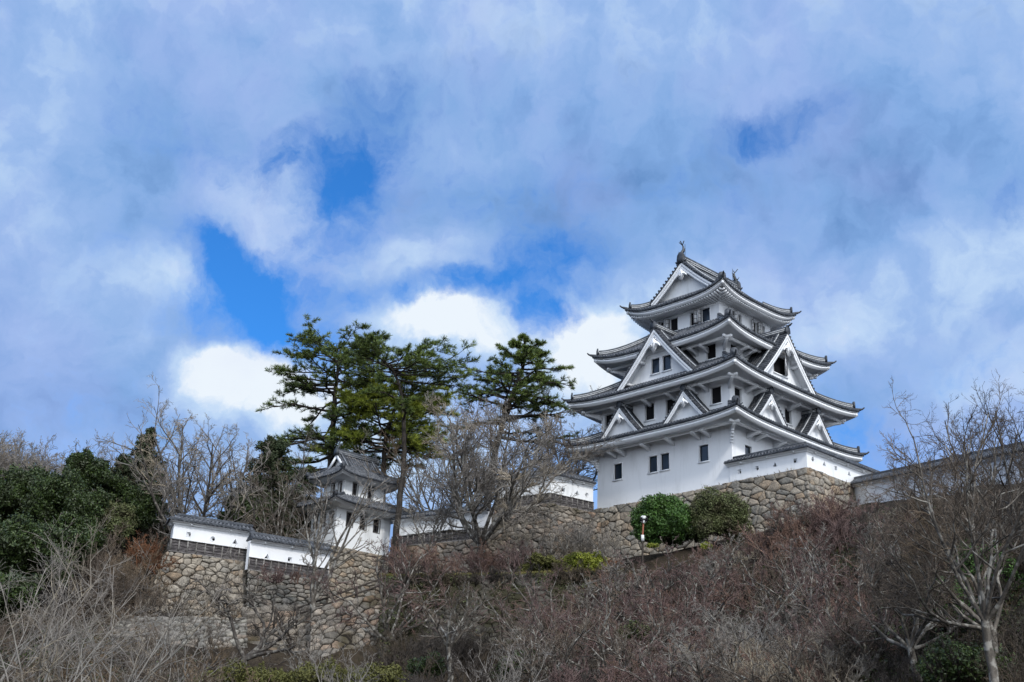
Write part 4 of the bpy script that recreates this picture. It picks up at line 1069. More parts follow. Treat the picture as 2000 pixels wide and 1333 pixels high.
ctrl += [(-16, 92, 12.5), (-10, 90, 13), (-15, 106, 17), (0, 110, 20), (20, 100, 21), (20, 125, 20), (45, 105, 21), (60, 90, 19), (45, 75, 18), (-40, 110, 19), (-20, 125, 18), (0, 200, 12), (-90, 170, 26), (90, 190, 15), (-100, 100, 16), (100, 100, 16), (-60, 30, 0), (60, 30, 3), (0, 300, 5), (-200, 0, 0), (200, 0, 0), (-200, 300, 20), (200, 300, 10)]
for f in (0, .2, .4, .6, .8, 1, 1.15):
    p = W3A+(W3B-W3A)*f; n_ = unit(np.cross(W3B-W3A, (0, 0, 1))); ctrl.append(tuple(p+n_*.4-[0, 0, .05])); ctrl.append(tuple(p+n_*3.5-[0, 0, 1.5])); ctrl.append(tuple(p-n_*4-[0, 0, .3]))
ctrl = np.array(ctrl, float)
def _phi(r): return r
def _rbf(P, c, lam=.6):
    n = len(c); A = np.linalg.norm(c[:, None, :2]-c[None, :, :2], axis=2); A = A-np.eye(n)*lam
    B = np.zeros((n+3, n+3)); B[:n, :n] = A; B[:n, n] = 1; B[:n, n+1:] = c[:, :2]; B[n, :n] = 1; B[n+1:, :n] = c[:, :2].T
    return np.linalg.solve(B, np.concatenate([c[:, 2], [0, 0, 0]]))
_w = _rbf(None, ctrl)
def gz(x, y):
    x = np.asarray(x, float); y = np.asarray(y, float); sh = x.shape; q = np.stack([x.ravel(), y.ravel()], 1)
    d = np.linalg.norm(q[:, None]-ctrl[None, :, :2], axis=2); n = len(ctrl)
    z = d@_w[:n]+_w[n]+q@_w[n+1:]
    z = z+.35*np.sin(q[:, 0]*.9+1.3*np.sin(q[:, 1]*.33))*np.sin(q[:, 1]*.7)*.5
    return z.reshape(sh)
xs = np.concatenate([np.linspace(-900, -70, 16), np.arange(-68, 68, 1.1), np.linspace(70, 900, 16)]); ys = np.concatenate([np.linspace(-400, -12, 8), np.arange(-10, 135, 1.1), np.linspace(137, 1200, 18)])
X, Y = np.meshgrid(xs, ys, indexing='ij'); Zg = gz(X, Y)
far = np.clip((np.hypot(X, Y-60)-160)/200, 0, 1); Zg = Zg*(1-far)+far*2
gm = MB(); gm.grid(np.stack([X, Y, Zg], -1)); tag(gm.build('ground', 'ground', smooth=True), kind='structure')
def gp(px, py, D):   # ground point under the picture column at depth D
    p = at(px, py, D); p[2] = float(gz(p[0], p[1])); return p

# ---------------------------------------------------------------- plants
def grow(rg, S, D, Ln, R, specs, flat=1.):
    """vectorised branching; returns list of (p, q, r0, r1) arrays per level"""
    out = []
    S, D, Ln, R = [np.asarray(q, float) for q in (S, D, Ln, R)]
    for lv, sp in enumerate(specs):
        K = sp['k']; n = len(S); P = [S]; d = D.copy(); Rs = [R]; tip = sp.get('tip', .45); Dh = [D]
        for j in range(K):
            d = d+rg.normal(0, sp['w'], (n, 3)); d[:, 2] += sp['t']; d /= np.linalg.norm(d, axis=1, keepdims=True)
            P.append(P[-1]+d*(Ln/K)[:, None]); Rs.append(R*(1-(1-tip)*(j+1)/K)); Dh.append(d)
        P = np.array(P); Rs = np.array(Rs); Dh = np.array(Dh)
        out.append((P[:-1].reshape(-1, 3), P[1:].reshape(-1, 3), Rs[:-1].ravel(), Rs[1:].ravel()))
        last = (P[-1], Dh[-1], Ln, Rs[-1])
        if lv == len(specs)-1: break
        c = sp['c']; m = n*c; par = np.repeat(np.arange(n), c)
        t = (np.tile(np.arange(c), n)+rg.uniform(.1, .9, m))/c*(1-sp['s'])+sp['s']; t = np.clip(t, 0, .999)
        f = t*K; i = f.astype(int); fr = (f-i)[:, None]
        S2 = P[i, par]*(1-fr)+P[i+1, par]*fr; d0 = Dh[i+1, par]
        ax = rg.normal(0, 1, (m, 3)); ax -= (ax*d0).sum(1, keepdims=True)*d0; ax /= np.linalg.norm(ax, axis=1, keepdims=True)
        an = np.radians(rg.normal(sp['a'], sp['a']*.25, m))[:, None]
        D = d0*np.cos(an)+ax*np.sin(an); D[:, 2] = D[:, 2]*flat+sp.get('up', 0); D /= np.linalg.norm(D, axis=1, keepdims=True)
        L2 = Ln[par]*sp['l']*rg.uniform(.6, 1.2, m)*(1-.45*t); R2 = np.minimum((Rs[i, par])*.8, R[par]*sp['r']*rg.uniform(.8, 1.1, m))
        S, Ln, R = S2, L2, R2
    return out, last
def bare_tree(name, label, pos, h, seed, stems=5, spread=38, trunk=.22, th=.18, r0=.16, lean=(0, 0), mats=('bark_grey', 'twig_grey'), dens=1., cat='tree', group=None, gnarl=.10, up=.08, twr=.008, levels=4, dirs=None, open_=.9):
    """forked leafless tree: trunk (trunk and limbs) and crown (twigs)"""
    rg = np.random.default_rng(seed); pos = np.array(pos, float)
    root = thing(name, pos, 0, label, cat, group); tr = MB(); cr = MB()
    H = h*th; n = 6; tt = np.linspace(0, 1, n); tp = np.stack([lean[0]*tt*H+np.cumsum(rg.normal(0, .03*H, n)), lean[1]*tt*H+np.cumsum(rg.normal(0, .03*H, n)), tt*H-.4*(1-tt)], 1); tp[0, :2] = 0
    if th > 0: tr.tube(tp, np.linspace(trunk*1.25, trunk*.95, n), 9)
    top = tp[-1] if th > 0 else np.array([0, 0, -.1])
    ph = rg.uniform(0, 6.28)+np.arange(stems)*2*np.pi/stems+rg.normal(0, .3, stems); sa = np.radians(spread*rg.uniform(.45, 1.15, stems))
    D = np.stack([np.sin(sa)*np.cos(ph), np.sin(sa)*np.sin(ph), np.cos(sa)], 1)
    if dirs is not None: D = np.array([unit(q) for q in dirs]); stems = len(D)
    Ln = (h-H)*rg.uniform(.72, 1.0, stems)*open_; S = np.repeat(top[None]-[0, 0, .1], stems, 0)
    c = lambda k: max(2, int(round(k*dens)))
    sp = [dict(k=8, w=gnarl, t=up, c=c(7), s=.22, a=42, l=.55, r=.55, tip=.28, up=.05), dict(k=6, w=gnarl*1.3, t=up*.6, c=c(6), s=.15, a=42, l=.55, r=.55, tip=.3),
          dict(k=4, w=gnarl*1.5, t=up*.4, c=c(5), s=.1, a=40, l=.55, r=.6, tip=.45), dict(k=3, w=gnarl*1.6, t=up*.4, c=c(4), s=.1, a=38, l=.6, r=.7, tip=.5), dict(k=2, w=.15, t=.03, c=2, s=0, a=30, l=.5, r=.7)][:levels+1]
    lv, _ = grow(rg, S, D, Ln, np.full(stems, r0), sp)
    for k, (p, q, a, b) in enumerate(lv):
        m = tr if k <= 1 else cr; kk = 7 if k == 0 else (5 if k == 1 else 3)
        a = np.maximum(a, twr); b = np.maximum(b, twr*.8)
        m.segs(p, q+(q-p)*.02, a, b, kk)
    tr.build('trunk', mats[0], root, smooth=False); cr.build('crown', mats[1], root)
    return root
def tufts(mb, rg, C, D, n, ln, wd, cone=.9):
    """needle tufts: n thin blades per centre, spread round direction D"""
    m = len(C); C = np.repeat(C, n, 0); D = np.repeat(D, n, 0); d = D*1.0+rg.normal(0, cone*.75, (m*n, 3)); d /= np.linalg.norm(d, axis=1, keepdims=True)
    s = np.cross(d, rg.normal(0, 1, (m*n, 3))); s /= np.linalg.norm(s, axis=1, keepdims=True)+1e-9
    L = ln*rg.uniform(.6, 1.15, (m*n, 1)); a = C-s*wd*.5; b = C+s*wd*.5; e = C+d*L
    V = np.stack([a, b, e+s*wd*.2, e-s*wd*.2], 1).reshape(-1, 3); F = np.arange(m*n*4).reshape(-1, 4); mb.add(V, F)
def leaves(mb, rg, C, size, nrm=None):
    n = len(C); u = rg.normal(0, 1, (n, 3)); 
    if nrm is not None: u = u*.8; w_ = nrm+rg.normal(0, .6, (n, 3)); u = np.cross(w_, u)
    u /= np.linalg.norm(u, axis=1, keepdims=True); v = np.cross(u, rg.normal(0, 1, (n, 3))); v /= np.linalg.norm(v, axis=1, keepdims=True)
    s = size*rg.uniform(.6, 1.3, (n, 1)); V = np.stack([C-u*s, C+v*s*.5, C+u*s, C-v*s*.5], 1).reshape(-1, 3); mb.add(V, np.arange(n*4).reshape(-1, 4))
def pine(name, label, pos, path, rad, limbs, seed, mat='needle', group=None, pad=1.0, bark='bark_pine', yaw=None, tl=.34, extra=None):
    """path: trunk points (relative), limbs: (t, azimuth deg, length, rise) -> flat layered pads of needle tufts"""
    rg = np.random.default_rng(seed); pos = np.array(pos, float); root = thing(name, pos, 0, label, 'pine tree', group)
    path = np.array(path, float); k = np.linspace(0, 1, len(path)); kk = np.linspace(0, 1, 26)
    tp = np.stack([np.interp(kk, k, path[:, j]) for j in range(3)], 1)
    for _ in range(2): tp[1:-1] = (tp[:-2]+2*tp[1:-1]+tp[2:])/4
    tp[1:-1, :2] += rg.normal(0, .035, (24, 2)); rr = rad*(1-.80*kk)+.02
    tr = MB(); tr.tube(tp, rr, 10); nd = MB(); bb_ = MB()
    S = []; D = []; L = []; R = []
    for (t, azd, ln, rise) in limbs:
        S.append([np.interp(t, kk, tp[:, j]) for j in range(3)]); a = math.radians(azd); D.append(unit((math.sin(a), math.cos(a), rise))); L.append(ln); R.append(max(.035, min(np.interp(t, kk, rr)*.6, .028*ln+.02)))
    S, D, L, R = map(np.array, (S, D, L, R))
    sp = [dict(k=8, w=.10, t=.006, c=10, s=.30, a=50, l=.36, r=.5, tip=.25), dict(k=4, w=.10, t=.015, c=5, s=.25, a=42, l=.45, r=.6, tip=.4), dict(k=3, w=.10, t=.03, c=2, s=.2, a=40, l=.6, r=.7)]
    lv, last = grow(rg, S, D, L, R, sp, .22)
    for j, (p, q, a, b) in enumerate(lv):
        (tr if j == 0 else bb_).segs(p, q+(q-p)*.03, np.maximum(a, .012), np.maximum(b, .01), 6 if j == 0 else 4)
    for j in (1, 2):
        p, q, a, b = lv[j]; d = q-p; d = d/(np.linalg.norm(d, axis=1, keepdims=True)+1e-9); d[:, 2] += .45; d /= np.linalg.norm(d, axis=1, keepdims=True)
        sel = rg.random(len(p)) < (.35 if j == 1 else .8); q, d = q[sel], d[sel]
        tufts(nd, rg, q, d, 8, tl*pad, .038, .8)
    # leader
    topd = np.repeat([[0, 0, 1.]], 14, 0); tufts(nd, rg, tp[-1]+rg.normal(0, .16, (14, 3))*[1, 1, 1.2], topd, 14, tl, .045, .8)
    trk = tr.build('trunk', bark, root); bb_.build('branches', bark, root); nd.build('crown', mat, root)
    return root
def bush(name, label, pos, blobs_, seed, mat, size=.09, dens=260, cat='bush', group=None, stems=True, twm='twig_dark', core='gap'):
    rg = np.random.default_rng(seed); pos = np.array(pos, float); root = thing(name, pos, 0, label, cat, group); mb = MB(); st = MB()
    for (x, y, z, rx, ry, rz) in blobs_:
        n = int(dens*(rx*ry+rx*rz+ry*rz)*4)
        u = rg.normal(0, 1, (n, 3)); u /= np.linalg.norm(u, axis=1, keepdims=True)
        lump = 1+.16*np.sin(u[:, 0]*5+x*3)*np.sin(u[:, 1]*6+z)+.13*np.sin(u[:, 2]*7+y*2+u[:, 0]*4)+.07*np.sin(u[:, 0]*15+u[:, 2]*13)
        r = (1-np.abs(rg.normal(0, .2, n))+(rg.random(n) < .10)*rg.uniform(0, .38, n))*lump
        C = np.array([x, y, z])+u*r[:, None]*[rx, ry, rz]; leaves(mb, rg, C, size, u)
        # twigs inside
        m = int(26*(rx+rz)); e = rg.normal(0, 1, (m, 3)); e /= np.linalg.norm(e, axis=1, keepdims=True); e[:, 2] = np.abs(e[:, 2])*1.0
        st.segs(np.repeat([[x*.7, y*.7, max(z-rz, -.2)]], m, 0), np.array([x, y, z])+e*np.array([rx, ry, rz])*rg.uniform(.6, 1.04, (m, 1)), np.full(m, .03), np.full(m, .01), 3)
    mb.build('foliage', mat, root)
    if stems: st.build('stems', twm, root)
    return root
def conifer(name, label, pos, h, r, seed, mat='conifer', group=None, top=.0, dens=1., pw=.75, base_=.08):
    rg = np.random.default_rng(seed); pos = np.array(pos, float); root = thing(name, pos, 0, label, 'conifer', group)
    tr = MB(); tr.tube([(0, 0, -.5), (0, 0, h*.5), (rg.normal(0, .1), 0, h*.98)], [h*.022, h*.014, .02], 8); bb_ = MB(); nd = MB()
    n = int(170*dens); t = np.linspace(base_, .99, n); az_ = rg.uniform(0, 6.28, n); L = r*((1-t)**pw)*rg.uniform(.6, 1.15, n)+.12
    S = np.stack([0*t, 0*t, t*h], 1); D = np.stack([np.cos(az_), np.sin(az_), rg.normal(.12, .16, n)+.5*(t > .85)], 1); D /= np.linalg.norm(D, axis=1, keepdims=True)
    sp = [dict(k=4, w=.08, t=-.02, c=9, s=.2, a=42, l=.36, r=.6, tip=.3), dict(k=3, w=.15, t=.02)]
    lv, last = grow(rg, S, D, L, np.full(n, .05), sp)
    bb_.segs(*lv[0], 4)
    p, q, a, b = lv[1]; C = np.concatenate([p, q, (p+q)/2]); C = np.concatenate([C+rg.normal(0, .09, C.shape) for _ in range(3)]); leaves(nd, rg, C, .10)
    p, q, a, b = lv[0]; C = np.concatenate([q+rg.normal(0, .1, q.shape) for _ in range(3)]); leaves(nd, rg, C, .10)
    tr.build('trunk', 'bark_dark', root); bb_.build('branches', 'twig_dark', root); nd.build('crown', mat, root)
    return root
def thicket(name, label, pts, seed, mats, hgt, stems=6, cat='thicket', dens=1., twr=.009, spread=46, lean=0.):
    """many leafless domed shrubs growing into one another; pts Nx3 root points"""
    rg = np.random.default_rng(seed); pts = np.array(pts, float); n = len(pts); S = np.repeat(pts, stems, 0)+rg.normal(0, .18, (n*stems, 3))*[1, 1, .1]
    ph = rg.uniform(0, 6.28, n*stems); sa = np.radians(np.minimum(np.abs(rg.normal(0, spread, n*stems)), 88)); D = np.stack([np.sin(sa)*np.cos(ph), np.sin(sa)*np.sin(ph)-lean, np.cos(sa)], 1); D /= np.linalg.norm(D, axis=1, keepdims=True)
    hh = np.repeat(np.broadcast_to(hgt, (n,))*rg.uniform(.65, 1.25, n), stems)*rg.uniform(.7, 1.1, n*stems)
    c = lambda k: max(2, int(round(k*dens)))
    sp = [dict(k=6, w=.16, t=.05, c=c(6), s=.25, a=40, l=.5, r=.62, tip=.35), dict(k=5, w=.17, t=.06, c=c(6), s=.2, a=38, l=.5, r=.62, tip=.4), dict(k=3, w=.16, t=.05, c=c(4), s=.15, a=34, l=.5, r=.7, tip=.5), dict(k=2, w=.14, t=.04)]
    lv, _ = grow(rg, S, D, hh, rg.uniform(.022, .045, len(S)), sp); mb = MB()
    for j, (p, q, a, b) in enumerate(lv): mb.segs(p, q+(q-p)*.03, np.maximum(a, twr), np.maximum(b, twr*.75), 3)
    o = mb.build(name, mats); return tag(o, label, cat, kind='stuff')
def ivy(name, label, C, seed, mat, size=.09, cat='ground cover'):
    rg = np.random.default_rng(seed); mb = MB(); leaves(mb, rg, C, size, np.repeat([[0, -.5, .8]], len(C), 0)); return tag(mb.build(name, mat), label, cat, kind='stuff')

# ---------------------------------------------------------------- pines
def prel(pos, pts, D):   # picture points on the trunk at depth D -> relative path
    return [(0, 0, -1.)]+[tuple(at(x, y, D+dd)-pos) for x, y, dd in pts]
def limbset(rg, n, t0, t1, lfun, bias=None, rise=(.0, .25)):
    out = []
    for k in range(n):
        t = t0+(t1-t0)*(k+rg.uniform(.2, .8))/n; azd = (k*137.5+rg.normal(0, 18)) % 360
        out.append((t, azd, lfun((t-t0)/(t1-t0))*rg.uniform(.8, 1.15), rg.uniform(*rise)))
    return out
rg = np.random.default_rng(5)
D1 = 104.; P1 = gp(643, 1000, D1)
lim = limbset(rg, 38, .30, .985, lambda t: 5.8*(1-.22*t), rise=(-.04, .14))
lim += limbset(rg, 16, .10, .34, lambda t: 5.0, rise=(-.12, .1)) + [(.97, 95, 3.6, .25), (.95, 80, 4.4, .2), (.96, 262, 3.8, .2), (.93, 275, 4.6, .15), (.80, 268, 5.0, .05), (.66, 262, 5.4, .02), (.62, 280, 5.0, -.08), (.55, 265, 5.2, -.1), (.88, 100, 4.2, .3)]
pine('pine_tree', 'tall pine at left with open flat layers of dark needles above the turret roof', P1, prel(P1, [(643, 930, 0), (648, 860, 0), (655, 775, 0), (657, 745, 0), (662, 700, 0), (668, 678, 0)], D1), .30, lim, 11, 'needle_blue')
D2 = 99.; P2 = gp(762, 1075, 96)
P2 = at(766, 1095, 95.5)
lim = limbset(rg, 26, .50, .82, lambda t: 4.2*(1-.25*t), rise=(-.02, .25))
pth = [(771, 1060, 0), (779, 1000, 0), (786, 940, 1), (790, 880, 2), (789, 815, 2), (786, 780, 2), (779, 745, 2), (764, 720, 2), (750, 705, 2)]
pth = [(0, 0, -1.)]+[tuple(at(x, y, 95.5+dd)-P2) for x, y, dd in pth]
limT = limbset(rg, 18, .82, .98, lambda t: 5.2*(1-.2*t), rise=(.05, .3))+[(.9, 95, 6.6, .02), (.86, 88, 6.8, .02), (.93, 92, 5.6, .2), (.83, 100, 5.6, -.05), (.95, 85, 4.6, .3), (.88, 92, 6.8, -.06), (.8, 84, 6.2, -.1), (.97, 268, 4.2, .15)]
pine('pine_tree', 'tallest leaning pine in the middle, its long trunk rising beside the turret wall', P2, pth, .28, limT+lim[::4], 12, 'needle')
P2b = gp(748, 1000, 103)
pine('pine_tree', 'lower pine with bright yellow green crown and dark slanting trunk, between the two tall pines', P2b, [(0, 0, -1.)]+[tuple(at(x, y, 103)-P2b) for x, y in ((748, 960), (750, 890), (752, 850), (766, 815), (776, 785), (784, 770))], .26,
     limbset(rg, 56, .34, .98, lambda t: 5.6*(1-.2*t), rise=(-.1, .12))+[(.9, 90, 4.6, .05), (.8, 95, 4.8, 0), (.85, 265, 4.5, 0), (.7, 262, 4.2, -.1), (.95, 80, 4.0, .1)], 13, 'needle_yellow', pad=1.2)
D3 = 106.; P3 = gp(948, 1030, D3)
lim = limbset(rg, 40, .44, .97, lambda t: 6.0*(1-.78*t), rise=(.0, .3))+[(.72, 265, 5.2, .02), (.66, 258, 5.0, -.02), (.70, 95, 5.0, -.1), (.62, 92, 5.2, -.15), (.5, 85, 6.0, -.12), (.42, 88, 6.4, -.05), (.78, 100, 4.2, 0)]
pine('pine_tree', 'pine with pointed top and leaning trunk, nearest to the castle keep', P3, [(0, 0, -1.)]+[tuple(at(x, y, D3)-P3) for x, y in ((950, 990), (958, 940), (968, 880), (985, 810), (1005, 760), (1020, 730), (1026, 695), (1024, 662))], .38, lim, 14, 'needle')

# ---------------------------------------------------------------- dark conifers and evergreen bushes at left
conifer('conifer', 'dark pointed conifer behind the leftmost trees', gp(268, 1010, 100), at(268, 838, 100)[2]-gp(268, 1010, 100)[2], 3.9, 21, pw=.75, dens=1.4)
conifer('conifer', 'dark round-topped conifer behind the low wall left of the turret', gp(520, 1010, 98), at(518, 866, 98)[2]-gp(520, 1010, 98)[2], 3.9, 22, pw=.42, dens=1.9)
conifer('conifer', 'small dark conifer with loose crown at the left skyline', gp(225, 1010, 96), at(222, 893, 96)[2]-gp(225, 1010, 96)[2], 2.6, 23, pw=.6)
conifer('conifer', 'dark conifer foliage showing beneath the pines behind the turret', gp(590, 1010, 101), at(592, 915, 101)[2]-gp(590, 1010, 101)[2], 3.0, 24, pw=.5, dens=1.3)
def bushat(px, py, D, sc, label, seed, mat, size=.1, dens=230, n=9, cat='bush', flat=.8, name='bush', group=None):
    """px, py: picture position of its middle; sc: radius in metres"""
    c = at(px, py, D); g = gp(px, py, D); g[2] = max(g[2], c[2]-sc*1.2); rg = np.random.default_rng(seed); z0 = c[2]-g[2]; bl = [(0, 0, z0, sc*.75, sc*.7, sc*.7*flat)]
    for k in range(n):
        a = rg.uniform(0, 6.28); e = rg.uniform(-.9, .9); r = sc*rg.uniform(.5, .95)
        bl.append((r*math.cos(a)*math.cos(e), r*math.sin(a)*math.cos(e), z0+r*math.sin(e)*flat, *(sc*rg.uniform(.2, .42, 3))))
    return bush(name, label, g, bl, seed, mat, size, dens, cat, group)
for k, (px, py, D, sc, mat, lab) in enumerate([
    (30, 985, 88, 3.2, 'leaf_dark', 'glossy dark evergreen at the left edge below the far bare wood'),
    (118, 985, 86, 2.9, 'leaf_dark', 'rounded dark evergreen with bright leaf tips, right of the left-edge evergreen'),
    (25, 1080, 78, 2.9, 'leaf_dark', 'dark evergreen low at the left edge above the pale bare shoots'),
    (95, 1085, 80, 2.5, 'leaf_dark', 'dense dark evergreen standing lower, above the pale bare shoots'),
    (12, 1165, 70, 2.0, 'leaf_dark', 'lowest dark evergreen at the left edge'),
    (178, 925, 92, 1.9, 'leaf_dark', 'taller loose evergreen at the skyline left of the pointed conifer'),
    (195, 1015, 90, 2.3, 'leaf_olive', 'dull olive shrub between the dark evergreens and the leftmost wall'),
    (255, 985, 94, 2.2, 'leaf_dark', 'dark evergreen under the pointed conifer'),
    (150, 1050, 84, 2.0, 'leaf_dark', 'dark evergreen behind the brown bare shrubs'),
    (480, 1000, 95, 1.8, 'leaf_dark', 'dark evergreen just behind the low stepped-down wall')]):
    bushat(px, py, D, sc, lab, 100+k, mat, .095, 230, n=26, cat='evergreen tree', name='evergreen_tree')

# ---------------------------------------------------------------- shrubs by the keep base
bushat(1296, 1014, 87.5, 2.15, 'bright green rounded shrub against the keep base behind the lamp post', 131, 'leaf_green', .085, 190, n=38)
bushat(1348, 1038, 87.0, 1.2, 'low dark green growth filling the gap between the two shrubs below the keep', 155, 'leaf_dark', .08, 170, n=22, flat=.7)
bushat(1262, 1040, 87.3, 1.2, 'small green shrub directly behind the lamp post', 132, 'leaf_green', .10, 260, n=6)
bushat(1402, 1012, 86.5, 2.25, 'dull olive shrub against the keep base right of the bright green shrub', 133, 'leaf_olive', .075, 150, n=38)
bushat(1144, 1100, 84.5, 1.35, 'clipped yellow green hedge on the grassy ledge', 134, 'leaf_yellow', .075, 520, n=14, flat=.62, cat='hedge', name='hedge')
bushat(1058, 1106, 84.8, 1.35, 'browner loose hedge left of the yellow green hedge', 135, 'leaf_brownolive', .075, 420, n=12, flat=.6, cat='hedge', name='hedge')
bushat(1380, 1066, 83.5, .5, 'tiny yellow green shrub below the olive shrub', 136, 'leaf_yellow', .06, 500, n=4, flat=.6)
bushat(1272, 1066, 84.5, .45, 'tiny yellow shrub at the foot of the lamp post', 137, 'leaf_yellow', .06, 300, n=4, flat=.5)
bushat(1925, 1110, 48, 1.3, 'green leafy shrub behind the blotched trunk at right', 138, 'leaf_green', .06, 120, n=18)
bushat(1862, 1185, 46, 1.3, 'green leafy shrub low at right, left of the blotched trunk', 139, 'leaf_green', .06, 110, n=18)
bushat(1880, 1300, 40, 1.5, 'dark green shrub at the bottom right', 140, 'leaf_dark', .06, 110, n=20, flat=.5)
bushat(1240, 1235, 64, .9, 'low mossy green shrub in the middle of the reddish thicket', 151, 'leaf_olive', .06, 160, n=16, flat=.5)
bushat(1010, 1300, 60, 1.2, 'dark green shrub at the bottom below the mossy terrace wall', 152, 'leaf_dark', .06, 150, n=18, flat=.5)
bushat(830, 1300, 60, 1.0, 'dark green shrub left of the slender whitish trunk at the bottom', 153, 'leaf_dark', .06, 150, n=16, flat=.55)
bushat(1470, 1290, 54, .8, 'small olive shrub among dead stems at the bottom right of centre', 154, 'leaf_olive', .055, 140, n=14, flat=.5)
bushat(1990, 1150, 48, .9, 'green leafy shrub at the right edge', 141, 'leaf_green', .06, 240, n=5)
for k, (px, sc) in enumerate(((440, 1.25), (520, 1.2), (600, 1.15), (680, 1.15), (750, 1.0))):
    bushat(px, 1332-k*2, 50, sc, ['leftmost clipped olive hedge at the bottom edge', 'second clipped hedge from the left at the bottom edge', 'middle clipped hedge at the bottom edge, under the stone steps', 'fourth clipped hedge from the left at the bottom edge', 'rightmost clipped hedge at the bottom edge beside the pale thin trunk'][k], 145+k, 'leaf_brownolive', .055, 420, n=10, flat=.5, cat='hedge', name='hedge', group='clipped hedges along the bottom edge')

# ---------------------------------------------------------------- lower terraces
t0, t1 = at(742, 1128, 83), at(1205, 1118, 84.0); tm = at(980, 1126, 83.2)
b0, bm, b1 = at(735, 1345, 76.5), at(980, 1345, 76.5), at(1215, 1345, 77.5)
stone_wall('terrace_wall', 'dark mossy terrace wall below the grassy ledge', [t0, tm, t1], [b0, bm, b1], 'stone_moss', .62, .42, 71, dep=.2)
t0, t1 = at(608, 1190, 79), at(748, 1160, 81.5); t2 = at(775, 1158, 84)
stone_wall('terrace_wall', 'brown terrace wall with rounded corner right of the stone steps', [t0, t1, t2], [at(600, 1350, 76), at(738, 1350, 78.3), at(770, 1350, 81)], 'stone_brown', .56, .38, 72, dep=.18)
t0, t1 = at(235, 1205, 77), at(482, 1212, 79.5)
stone_wall('terrace_wall', 'rough grey terrace wall at lower left below the tan stone base', [t0, t1], [at(150, 1350, 72), at(485, 1350, 76)], 'stone_grey', .52, .28, 73, dep=.2)
# rough stone steps between the terrace walls
n = 9; sm = MB(); a0, a1 = at(478, 1340, 76), at(612, 1345, 76.2); e0, e1 = at(470, 1195, 82), at(622, 1190, 82); rg = np.random.default_rng(3); loc = np.array(a0)
for k in range(n+4):
    f = k/(n+3); p, q = a0*(1-f)+e0*f, a1*(1-f)+e1*f; s = 0
    while s < 1:
        w_ = rg.uniform(.16, .34); u0, u1 = p*(1-s)+q*s, p*(1-min(1, s+w_-.015))+q*min(1, s+w_-.015); h_ = .36*rg.uniform(.8, 1.1); dp = rg.uniform(.85, 1.0)
        c8 = [u0+[0, -.0, -.2], u1+[0, 0, -.2], u1+[0, dp, -.2], u0+[0, dp, -.2], u0+[0, .03, h_], u1+[0, .03, h_], u1+[0, dp, h_], u0+[0, dp, h_]]
        sm.hexa(np.array(c8)+rg.uniform(-.05, .05, (8, 3))); s += w_
tag(sm.build('stone_steps', 'stone_brown', loc=loc), 'uneven stone steps between two terrace walls at lower left', 'steps')
# dark timber handrails by the steps
def rail(label, pts, D, seed):
    P = [at(x, y, D+k*.3) for k, (x, y) in enumerate(pts)]; root = thing('handrail', P[0], 0, label, 'handrail'); o = P[0]
    for dz in (0, -.42):
        m = MB(); m.bar(P[0]-o+[0, 0, dz], P[-1]-o+[0, 0, dz], .1, .11); m.build('rail', 'rail', root)
    n = max(2, int(np.linalg.norm(P[-1]-P[0])/1.6)+1)
    for k in range(n):
        q = P[0]+(P[-1]-P[0])*k/(n-1)-o; m = MB(); m.bar(q+[0, .08, -1.3], q+[0, .08, .12], .12, .12, up=(0, 1, 0)); m.build('post', 'rail', root)
rail('double dark timber handrail climbing right below the corner turret', [(582, 1188), (752, 1128)], 80.5, 1)
rail('short dark timber handrail descending the stone steps', [(538, 1190), (568, 1248)], 77.5, 2)
# grassy ledge
gr = MB(); rg = np.random.default_rng(9)
A, B, Cc = at(742, 1126, 83), at(980, 1124, 83.2), at(1215, 1112, 84)
n = 9000; s = rg.random(n); P = np.where(s[:, None] < .5, A+(B-A)*(s*2)[:, None], B+(Cc-B)*((s-.5)*2)[:, None]); P = P+np.stack([rg.normal(0, .05, n), rg.uniform(-.12, 1.2, n), rg.uniform(-.12, .02, n)], 1)
tufts(gr, rg, P, np.repeat([[0, -.2, 1.]], n, 0), 3, .22, .03, .5); tag(gr.build('grass', 'grass'), 'short dry grass along the top of the terrace wall', 'grass', kind='stuff')
lg = MB(); lg.grid(np.array([[A+[0, 0, -.06], B+[0, 0, -.06], Cc+[0, 0, -.06]], [A+[0, 3.5, .1], B+[0, 3.5, .1], Cc+[0, 3.5, .1]]])); tag(lg.build('ledge_ground', 'ground'), kind='structure')

# ---------------------------------------------------------------- lamp post
lp = at(1255, 1062, 83.6); px_ = 83.6/FPX; lamp = thing('lamp_post', lp, 0, 'octagonal pale lamp with a camera-like box on a rust red post among the shrubs', 'lamp')
z1 = at(1257, 1046, 83.6)[2]-lp[2]; z2 = at(1257, 1015, 83.6)[2]-lp[2]; x2 = at(1257, 1020, 83.6)[0]-lp[0]
m = MB(); m.box((0, 0, z1-.2), (.2, .2, .42)); m.build('base_box', 'pale_metal', lamp)
m = MB(); m.tube([(0, 0, z1-.1), (x2, 0, z2)], .06, 8); m.build('post', 'rust', lamp)
m = MB(); m.tube([(0, 0, -1.6), (0, 0, z1-.3)], .07, 8); m.build('footing', 'rail', lamp)
m = MB(); ph = np.arange(8)*np.pi/4+np.pi/8; r = .27
m.prism([(x2+r*math.cos(t), 0, z2+.02+r*math.sin(t)) for t in ph], (0, .10, 0)); m.build('shade_plate', 'pale_metal', lamp)
m = MB(); m.box((x2-.2, -.08, z2+.0), (.16, .14, .26)); m.box((x2+.2, -.08, z2+.0), (.16, .14, .26)); m.build('lamp_head', 'dark', lamp)
